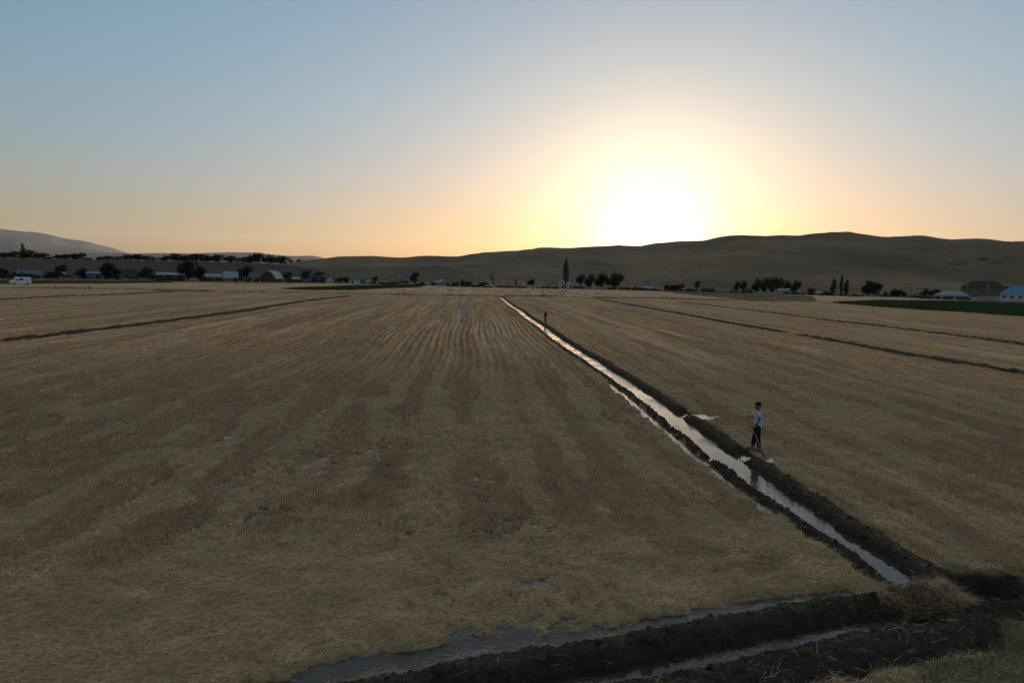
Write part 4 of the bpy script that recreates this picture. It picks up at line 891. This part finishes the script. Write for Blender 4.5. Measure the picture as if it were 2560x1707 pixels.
span(1, 2, 'pair of wires slung left of the gambrel barn'); span(2, 3, 'pair of wires from the gambrel barn to the A-frame house')
span(3, 4, 'pair of wires right of the A-frame house'); span(4, 5, 'pair of wires from the brown-roofed house to the gabled house'); span(5, 6, 'pair of wires over the dark bushes left of the bare trees')
span(6, 7, 'pair of wires passing the first bare tree')

# field marker posts and small dark heaps on the pale far field
for px, yb, h_, lb in [(610, 724, 7, 'thin stake in the weeds left of the green strip'), (1009, 734, 8, 'thin brown stake in the weeds left of the ditch end'), (1356, 741, 7, 'small stake in the weeds right of the ditch end'), (223, 720, 8, 'small stake in the weeds right of the van'), (2180, 779, 7, 'short stake at the edge of the right green crop')]:
    x, y = G(px, yb); d = math.hypot(x, y); s = d/F
    tag(MB().tube([(x, y, -.1), (x+.03, y, h_*s*.6), (x, y, h_*s)], [.09, .075, .06], 6).build('stake', M_wood), lab(lb), 'stake', 'stakes in the weeds')
HP = [(1294, 726), (1321, 728), (1330, 725.5), (1347, 725.7), (1319, 733), (1355, 730), (1367, 726.5), (1375, 730.5), (1360, 737), (1387, 725.5), (1392, 738), (1399, 732), (1404, 728), (1409, 730), (1406, 737), (1445, 736), (1466, 737.5), (1494, 734.5), (1489, 736.5), (1415, 725.7)]
hm = None
for i, (px, py) in enumerate(HP):
    x, y = G(px, py)
    if hm is None:
        ico = bmesh.new(); bmesh.ops.create_icosphere(ico, subdivisions=3, radius=1)
        for v in ico.verts:
            k = .75+.5*float(fbm(np.array([v.co.x*1.6+5]), np.array([v.co.y*1.6+v.co.z+5]), 800, 3)[0]); v.co = Vector((v.co.x*k, v.co.y*k, max(v.co.z, -.1)*k))
        hm = bpy.data.meshes.new('dung_heap'); ico.to_mesh(hm); ico.free(); hm.materials.append(M_dkh := mat('dark_heap', (.06, .05, .032), noise=.4, nscale=4))
    o = bpy.data.objects.new('soil_heap', hm); col.objects.link(o); s = (.35, .45, .55)[i % 3]; o.location = (x, y, 0); o.scale = (s, s*.9, s*.75); o.rotation_euler = (0, 0, i*1.3)
    tag(o, 'small dark heap on the pale far field beyond the ditch end', 'heap', 'small dark heaps on the far field')

# ------------------------------------------------------------------ vehicles
M_wpaint = mat('white_paint', (.62, .64, .68), rough=.3, spec=.5); M_tyre = mat('tyre_rubber', (.02, .02, .02), rough=.9); M_rim = mat('steel_rim', (.35, .35, .36), rough=.4, metal=.6)
M_lamp = mat('lamp_glass', (.7, .7, .68), rough=.1, spec=.6); M_dk = mat('dark_plastic', (.02, .02, .022), rough=.6); M_tail = mat('tail_lamp', (.35, .03, .02), rough=.3)
def vehicle(name, prof, wid, glass, wheels, wr, x, y, rz, label, cat, lamps, tails, grille=None):
    """prof: side profile (x forward = -x), body extruded across y with tucked-in sides"""
    t = empty(name, (x, y, 0), rz); tag(t, lab(label), cat)
    b = MB(); n = len(prof); ys = [-wid/2, -wid/2*.0+(-wid/2)*.93, wid/2*.93, wid/2]
    secs = [(-wid/2, .93), (-wid/2*.88, 1.0), (wid/2*.88, 1.0), (wid/2, .93)]
    cz = sum(p[1] for p in prof)/n; cx = sum(p[0] for p in prof)/n
    for yy, k in secs:
        for u, z in prof: b.v.append((cx+(u-cx)*(.985 if k < 1 else 1), yy*(1 if z < cz*1.25 else .90), cz+(z-cz)*(k if z > cz else 1)))
    for s in range(3):
        for i in range(n): j = (i+1) % n; b.f.append((s*n+i, s*n+j, (s+1)*n+j, (s+1)*n+i))
    b.f.append(tuple(range(n))); b.f.append(tuple(3*n+i for i in reversed(range(n))))
    b.build('body', M_wpaint, t, bevel=.03)
    for g in glass:
        sy = g.get('side')
        if sy:
            for s in (-1, 1):
                pts = [(u, s*(wid/2*(.90 if z > cz*1.25 else 1)+.012), z) for u, z in g['p']]; pts2 = [(u, s*(abs(py_)-.03), z) for (u, py_, z) in pts]
                m = MB(); m.poly(pts); m.poly(pts2); 
                for i in range(len(pts)): j = (i+1) % len(pts); m.poly([pts[i], pts[j], pts2[j], pts2[i]])
                m.build('window', M_glass, t)
        else:
            (u0, z0), (u1, z1) = g['p']; W = wid*.41; dn = Vector((z1-z0, 0, -(u1-u0))).normalized()*(.02 if g.get('flip') is None else -.02)
            pts = [Vector((u0, -W, z0))+dn, Vector((u0, W, z0))+dn, Vector((u1, W*.95, z1))+dn, Vector((u1, -W*.95, z1))+dn]; q = [p-dn*2 for p in pts]; m = MB(); m.poly(pts); m.poly(q)
            for i in range(4): j = (i+1) % 4; m.poly([pts[i], pts[j], q[j], q[i]])
            m.build(g.get('n', 'windscreen'), M_glass, t)
    for u in wheels:
        for s in (-1, 1):
            w_ = empty('wheel', (u, s*(wid/2-.10), wr)); w_.parent = t
            MB().tube([(0, -.11, 0), (0, -.08, 0), (0, .08, 0), (0, .11, 0)], [wr*.9, wr, wr, wr*.9], 18).build('tyre', M_tyre, w_)
            MB().tube([(0, s*.112, 0), (0, s*.125, 0)], [wr*.6, wr*.55], 14).build('rim', M_rim, w_)
    for (u, z, h_) in lamps:
        for s in (-1, 1): MB().box(u-.05, u+.04, s*wid*.36-.14, s*wid*.36+.14, z, z+h_).build('headlight', M_lamp, t, bevel=.02)
    for (u, z, h_) in tails:
        for s in (-1, 1): MB().box(u-.03, u+.05, s*wid*.41-.08, s*wid*.41+.08, z, z+h_).build('tail_light', M_tail, t, bevel=.02)
    if grille: u, z, h_ = grille; MB().box(u-.05, u+.03, -wid*.42, wid*.42, z, z+h_).build('bumper', M_dk, t, bevel=.02)
    return t
# van: nose to the left, seen from its left-front side
VP = [(-2.6, .35), (2.55, .35), (2.62, .55), (2.6, 1.9), (2.45, 2.35), (-1.0, 2.42), (-1.35, 2.25), (-1.75, 1.42), (-2.45, 1.12), (-2.68, .8)]
x, y = G(51, 712); dv = math.hypot(x, y)
vehicle('van', VP, 1.95, [dict(p=[(-1.72, 1.47), (-1.37, 2.2)], n='windscreen'), dict(side=1, p=[(-1.5, 1.35), (-.75, 1.35), (-.75, 2.05), (-1.22, 2.05)]), dict(side=1, p=[(-.6, 1.4), (.45, 1.4), (.45, 2.05), (-.6, 2.05)])],
        (-1.7, 1.65), .34, x, y, math.atan2(-x, y)+.32, 'white passenger van on the field track at the left edge', 'van', [(-2.62, .78, .18)], [(2.62, .8, .5)], (-2.68, .42, .22))
CP = [(-2.15, .28), (2.15, .28), (2.2, .6), (2.1, .95), (1.45, 1.02), (.75, 1.42), (-.35, 1.45), (-1.05, 1.0), (-2.0, .82), (-2.2, .55)]
x, y = G(2437, 749)
vehicle('car', CP, 1.75, [dict(p=[(-1.0, 1.03), (-.37, 1.40)], n='windscreen'), dict(p=[(.80, 1.38), (1.42, 1.03)], n='rear_window'), dict(side=1, p=[(-.85, 1.0), (.15, 1.0), (.15, 1.36), (-.35, 1.36)]), dict(side=1, p=[(.25, 1.0), (1.15, 1.0), (.7, 1.36), (.25, 1.36)])],
        (-1.35, 1.3), .31, x, y, math.atan2(-x, y)+.1, 'white hatchback car before the blue panel fence at right', 'car', [(-2.14, .55, .14)], [(2.12, .65, .16)], (-2.2, .32, .16))
x, y, d, a = place(1223, 717.5)
vehicle('car', CP, 1.75, [dict(p=[(-1.0, 1.03), (-.37, 1.40)], n='windscreen'), dict(p=[(.80, 1.38), (1.42, 1.03)], n='rear_window'), dict(side=1, p=[(-.85, 1.0), (.15, 1.0), (.15, 1.36), (-.35, 1.36)]), dict(side=1, p=[(.25, 1.0), (1.15, 1.0), (.7, 1.36), (.25, 1.36)])],
        (-1.35, 1.3), .31, x, y, -a+2.9, 'small white car parked below the first bare tree', 'car', [(-2.14, .55, .14)], [(2.12, .65, .16)], (-2.2, .32, .16))

# ------------------------------------------------------------------ people
M_skin = mat('skin', (.20, .105, .065), rough=.6, spec=.3); M_hair = mat('black_hair', (.012, .011, .010), rough=.7)
M_shirt = bpy.data.materials.new('patterned_shirt'); M_shirt.use_nodes = True; t = M_shirt.node_tree; b = t.nodes['Principled BSDF']; b.inputs['Roughness'].default_value = .9
g = t.nodes.new('ShaderNodeTexCoord'); n = t.nodes.new('ShaderNodeTexNoise'); n.inputs['Scale'].default_value = 9; n.inputs['Detail'].default_value = 2
cr = t.nodes.new('ShaderNodeValToRGB'); e = cr.color_ramp.elements; e[0].position = .36; e[0].color = (.12, .14, .30, 1); e[1].position = .47; e[1].color = (.52, .60, .78, 1)
t.links.new(g.outputs['Object'], n.inputs['Vector']); t.links.new(n.outputs[0], cr.inputs[0]); t.links.new(cr.outputs[0], b.inputs['Base Color'])
M_trou = mat('dark_cloth', (.018, .018, .022), rough=.95, noise=.2, nscale=8); M_cap = mat('black_cap', (.012, .012, .014), rough=.9); M_sand = mat('sandal', (.03, .022, .018), rough=.7); M_jack = mat('dark_jacket', (.022, .026, .028), rough=.95)
def skin(name, verts, edges, m, parent, sub=2):
    """verts: (x,y,z,rx[,ry]); grown with a Skin modifier, then baked to a plain mesh"""
    me = bpy.data.meshes.new(name); me.from_pydata([v[:3] for v in verts], edges, []); o = bpy.data.objects.new(name, me); col.objects.link(o)
    md = o.modifiers.new('s', 'SKIN'); md.use_smooth_shade = True
    for i, v in enumerate(verts): sv = me.skin_vertices[0].data[i]; sv.radius = (v[3], v[4] if len(v) > 4 else v[3]); sv.use_root = (i == 0)
    o.modifiers.new('b', 'SUBSURF').levels = sub; o.modifiers['b'].render_levels = sub
    dg = bpy.context.evaluated_depsgraph_get(); dg.update(); nm = bpy.data.meshes.new_from_object(o.evaluated_get(dg)); o.modifiers.clear(); o.data = nm; bpy.data.meshes.remove(me); nm.name = name
    nm.materials.clear(); nm.materials.append(m)
    for p in nm.polygons: p.use_smooth = True; p.material_index = 0
    o.parent = parent; return o
def hand(V, E, wi, wrist, d, curl, side):
    """five fingers grown from a palm at the wrist: d = pointing direction, curl = direction they close to, side = across the palm"""
    d = Vector(d).normalized(); curl = Vector(curl).normalized(); side = Vector(side).normalized(); w_ = Vector(wrist)
    p1 = w_+d*.045; V.append((*p1, .026, .018)); a = len(V)-1; E.append((wi, a)); p2 = w_+d*.085; V.append((*p2, .028, .017)); b_ = len(V)-1; E.append((a, b_))
    for k, (off, L) in enumerate(((-.030, .062), (-.010, .072), (.010, .068), (.030, .052))):
        q0 = p2+side*off+d*.012; q1 = q0+d*L*.45+curl*L*.10; q2 = q1+(d*.35+curl*.9).normalized()*L*.38; q3 = q2+(curl*.8-d*.5).normalized()*L*.30; ix = b_
        for q in (q0, q1, q2, q3): V.append((*q, .0095, .0095)); E.append((ix, len(V)-1)); ix = len(V)-1
    q0 = p1-side*.030+curl*.008; q1 = q0+(d*.6-side*.5+curl*.4).normalized()*.03; q2 = q1+(d*.5+curl*.7+side*.3).normalized()*.028; ix = a
    for q in (q0, q1, q2): V.append((*q, .011, .011)); E.append((ix, len(V)-1)); ix = len(V)-1
def person(loc, rz, label, J, shirt, cap=True, sc_=1.0, sleeve=.55):
    """J: joint positions in a frame where the person faces -x, y away from the viewer"""
    t = empty('person', loc, rz); t.scale = (sc_,)*3; tag(t, lab(label), 'person')
    V = []; E = []
    def add(p, r, to=None, r2=None):
        V.append((*p, r, r2 or r)); i = len(V)-1
        if to is not None: E.append((to, i))
        return i
    pel = add(J['pelvis'], .105); wst = add(J['waist'], .10, pel); chest = add(J['chest'], .115, wst); nb = add(J['neck'], .055, chest); nk = add(J['neck2'], .052, nb)
    hd = J['head']; jaw = add((hd[0]-.010, hd[1], hd[2]-.055), .066, nk, .062); mid = add(hd, .088, jaw, .074); crn = add((hd[0]+.012, hd[1], hd[2]+.065), .078, mid, .068)
    nose = add((hd[0]-.098, hd[1], hd[2]-.022), .014, mid); chin = add((hd[0]-.070, hd[1], hd[2]-.098), .026, jaw)
    for s in (-1, 1): add((hd[0]+.012, hd[1]+s*.082, hd[2]-.012), .014, mid, .022)
    for k in ('n', 'f'):
        sh = add(J['sh'+k], .055, chest); mid_ = tuple((a+b)/2 for a, b in zip(J['sh'+k], J['el'+k])); um = add(mid_, .045, sh); el = add(J['el'+k], .038, um); wr_ = add(J['wr'+k], .026, el)
        hand(V, E, wr_, J['wr'+k], *J['hand'+k])
    for k in ('n', 'f'):
        hp = add(J['hip'+k], .085, pel); kn = add(J['kn'+k], .058, hp); cf = tuple(a*.62+b*.38 for a, b in zip(J['kn'+k], J['an'+k])); c_ = add(cf, .056, kn); an = add(J['an'+k], .036, c_)
        he = add((J['an'+k][0]+.015, J['an'+k][1], J['an'+k][2]-.055), .034, an); add((J['an'+k][0]-.10, J['an'+k][1], J['an'+k][2]-.06), .034, he, .026); 
        add((J['an'+k][0]-.17, J['an'+k][1], J['an'+k][2]-.068), .026, len(V)-1, .020)
    body = skin('body', V, E, M_skin, t)
    # eyes and mouth are tiny dark marks set on the face
    for s in (-1, 1): MB().tube([(hd[0]-.082, hd[1]+s*.030, hd[2]+.008), (hd[0]-.090, hd[1]+s*.030, hd[2]+.008)], [.006, .005], 8).build('eye', M_hair, t)
    MB().tube([(hd[0]-.086, hd[1]-.022, hd[2]-.062), (hd[0]-.090, hd[1], hd[2]-.062), (hd[0]-.086, hd[1]+.022, hd[2]-.062)], .005, 6).build('mouth', mat('lips', (.13, .05, .04)), t)
    skin('hair', [(hd[0]+.03, hd[1], hd[2]+.045, .085, .078), (hd[0]+.055, hd[1], hd[2]-.005, .062, .068), (hd[0]+.05, hd[1], hd[2]-.045, .042, .05)], [(0, 1), (1, 2)], M_hair, t)
    S = [(*J['waist'], .158), (*J['chest'], .160), (J['neck'][0], J['neck'][1], J['neck'][2]-.02, .085), (*J['hem'], .165), (J['hem'][0], J['hem'][1], J['hem'][2]-.05, .160)]; SE = [(0, 1), (1, 2), (0, 3), (3, 4)]
    for k in ('n', 'f'):
        S.append((*J['sh'+k], .088, .088)); SE.append((1, len(S)-1)); e = tuple(a+(b-a)*sleeve for a, b in zip(J['sh'+k], J['el'+k])); S.append((*e, .078, .078)); SE.append((len(S)-2, len(S)-1))
        if sleeve > .9:
            e = tuple(a+(b-a)*.9 for a, b in zip(J['el'+k], J['wr'+k])); S.append((*e, .046, .046)); SE.append((len(S)-2, len(S)-1))
    skin('shirt', S, SE, shirt, t)
    P = [(J['pelvis'][0], J['pelvis'][1], J['pelvis'][2]-.01, .135), (J['waist'][0], J['waist'][1], J['waist'][2]-.03, .115)]; PE = [(0, 1)]
    for k in ('n', 'f'):
        P.append((*J['hip'+k], .105, .10)); PE.append((0, len(P)-1)); m_ = tuple((a+b)/2 for a, b in zip(J['hip'+k], J['kn'+k])); P.append((*m_, .095, .09)); PE.append((len(P)-2, len(P)-1)); P.append((*J['kn'+k], .085, .08)); PE.append((len(P)-2, len(P)-1))
        c_ = tuple((a+b)/2 for a, b in zip(J['kn'+k], J['an'+k])); P.append((*c_, .083, .078)); PE.append((len(P)-2, len(P)-1)); P.append((J['an'+k][0]+.01, J['an'+k][1], J['an'+k][2]+.03, .078, .072)); PE.append((len(P)-2, len(P)-1))
    skin('trousers', P, PE, M_trou, t)
    for k in ('n', 'f'):
        a = J['an'+k]; MB().prism([(a[0]+.07, 0), (a[0]-.21, 0), (a[0]-.22, .015), (a[0]-.17, .03), (a[0]+.07, .025)], a[1]-.045, a[1]+.045).build('sandal', M_sand, t, bevel=.008).location.z = a[2]-.11
    if cap:
        cm = MB(); R0 = .102; prof = [(R0*1.0, 0), (R0*.98, .035), (R0*.82, .07), (R0*.5, .092), (.01, .10)]
        cm.tube([(hd[0]+.005, hd[1], hd[2]+.050+z) for r_, z in prof], [r_ for r_, z in prof], 18); c = cm.build('cap', M_cap, t, smooth=True)
        pts = []; 
        for i in range(9): q = -1.15+2.3*i/8; pts.append((hd[0]-.075-.085*math.cos(q), hd[1]+.085*math.sin(q)))
        bm_ = MB(); top = [(u, v, hd[2]+.066+.10*max(0, (hd[0]-.07-u))) for u, v in pts]; bot = [(u, v, z-.010) for u, v, z in top]
        bm_.poly(top); bm_.poly(bot)
        for i in range(9): j = (i+1) % 9; bm_.poly([top[i], top[j], bot[j], bot[i]])
        bm_.build('brim', M_cap, c)
    return t
# man with the long-handled hoe on the right bank
x, y = G(1890, 1129); gz = float(field(np.array([x]), np.array([y]), False)[0][0])
JA = dict(pelvis=(.015, 0, .90), waist=(.015, 0, 1.05), chest=(.02, 0, 1.26), neck=(.015, 0, 1.43), neck2=(.005, 0, 1.48), head=(-.02, 0, 1.60), hem=(.01, 0, .88),
          shn=(.03, -.17, 1.37), eln=(.035, -.24, 1.09), wrn=(-.10, -.22, .91), handn=((-.75, 0, -.65), (-.3, .9, .1), (.5, 0, -.6)),
          shf=(.00, .17, 1.37), elf=(-.07, .20, 1.15), wrf=(-.27, .10, 1.17), handf=((-1, -.15, .1), (-.1, -.6, -.7), (0, .8, -.5)),
          hipn=(.03, -.09, .88), knn=(.045, -.10, .48), ann=(.09, -.10, .115), hipf=(0, .09, .88), knf=(-.075, .10, .49), anf=(-.13, .11, .115))
man = person((x, y, gz), math.atan2(-x, y), 'man in pale blue patterned shirt and black cap leaning on a long hoe', JA, M_shirt, sc_=1.05)
rz = math.atan2(-x, y); th_ = empty('hoe', (x, y, gz), rz); th_.scale = (1.05,)*3; tag(th_, lab('long-handled hoe held by the man in the pale blue shirt'), 'hoe')
p0 = Vector((-.37, .07, 1.20)); pm = Vector((-.17, -.20, .85)); p1 = Vector((.23, -.52, .05)); MB().tube([p0, p0.lerp(p1, .33), p0.lerp(p1, .66), p1], [.016, .018, .019, .021], 8).build('handle', mat('worn_wood', (.22, .18, .14), noise=.2, nscale=20), th_, smooth=True)
MB().box(p1.x-.02, p1.x+.14, p1.y-.07, p1.y+.07, p1.z-.035, p1.z-.022).build('blade', mat('dull_steel', (.09, .085, .08), rough=.5, metal=.7), th_, bevel=.004)
MB().tube([p1+Vector((-.01, 0, .03)), p1+Vector((0, 0, -.035))], [.028, .024], 8).build('socket', M_dk, th_)
# distant man with one elbow out
x, y = G(1363, 808); gz = float(field(np.array([x]), np.array([y]), False)[0][0])
JB = dict(pelvis=(.0, 0, .92), waist=(.0, 0, 1.07), chest=(.0, 0, 1.28), neck=(-.01, 0, 1.45), neck2=(-.02, 0, 1.50), head=(-.035, 0, 1.61), hem=(0, 0, .90),
          shn=(.03, -.17, 1.38), eln=(.27, -.16, 1.14), wrn=(.10, -.20, 1.0), handn=((-.9, .2, -.2), (-.3, .9, 0), (0, 0, -1)),
          shf=(-.03, .17, 1.38), elf=(-.06, .22, 1.10), wrf=(-.10, .18, .88), handf=((-.2, 0, -1), (-.6, -.6, 0), (0, 1, 0)),
          hipn=(.02, -.085, .90), knn=(.03, -.09, .50), ann=(.04, -.09, .115), hipf=(0, .085, .90), knf=(-.01, .09, .50), anf=(.01, .09, .115))
person((x, y, gz), math.atan2(-x, y)+.25, 'distant man in dark clothes standing with one elbow out beside the ditch', JB, M_jack, cap=False, sleeve=1.0)

# ------------------------------------------------------------------ haze: the dusty evening air
hv = bpy.data.materials.new('haze_air'); hv.use_nodes = True; t = hv.node_tree; t.nodes.remove(t.nodes['Principled BSDF'])
pv = t.nodes.new('ShaderNodeVolumePrincipled'); pv.inputs['Density'].default_value = 1.4e-5; pv.inputs['Anisotropy'].default_value = .35
pv.inputs['Color'].default_value = (.72, .84, 1, 1)
t.links.new(pv.outputs[0], t.nodes['Material Output'].inputs['Volume'])
tag(MB().box(-27000, 27000, -27000, 27000, -90, 1300).build('haze', hv), 'pale dusty air over the valley', kind='stuff')
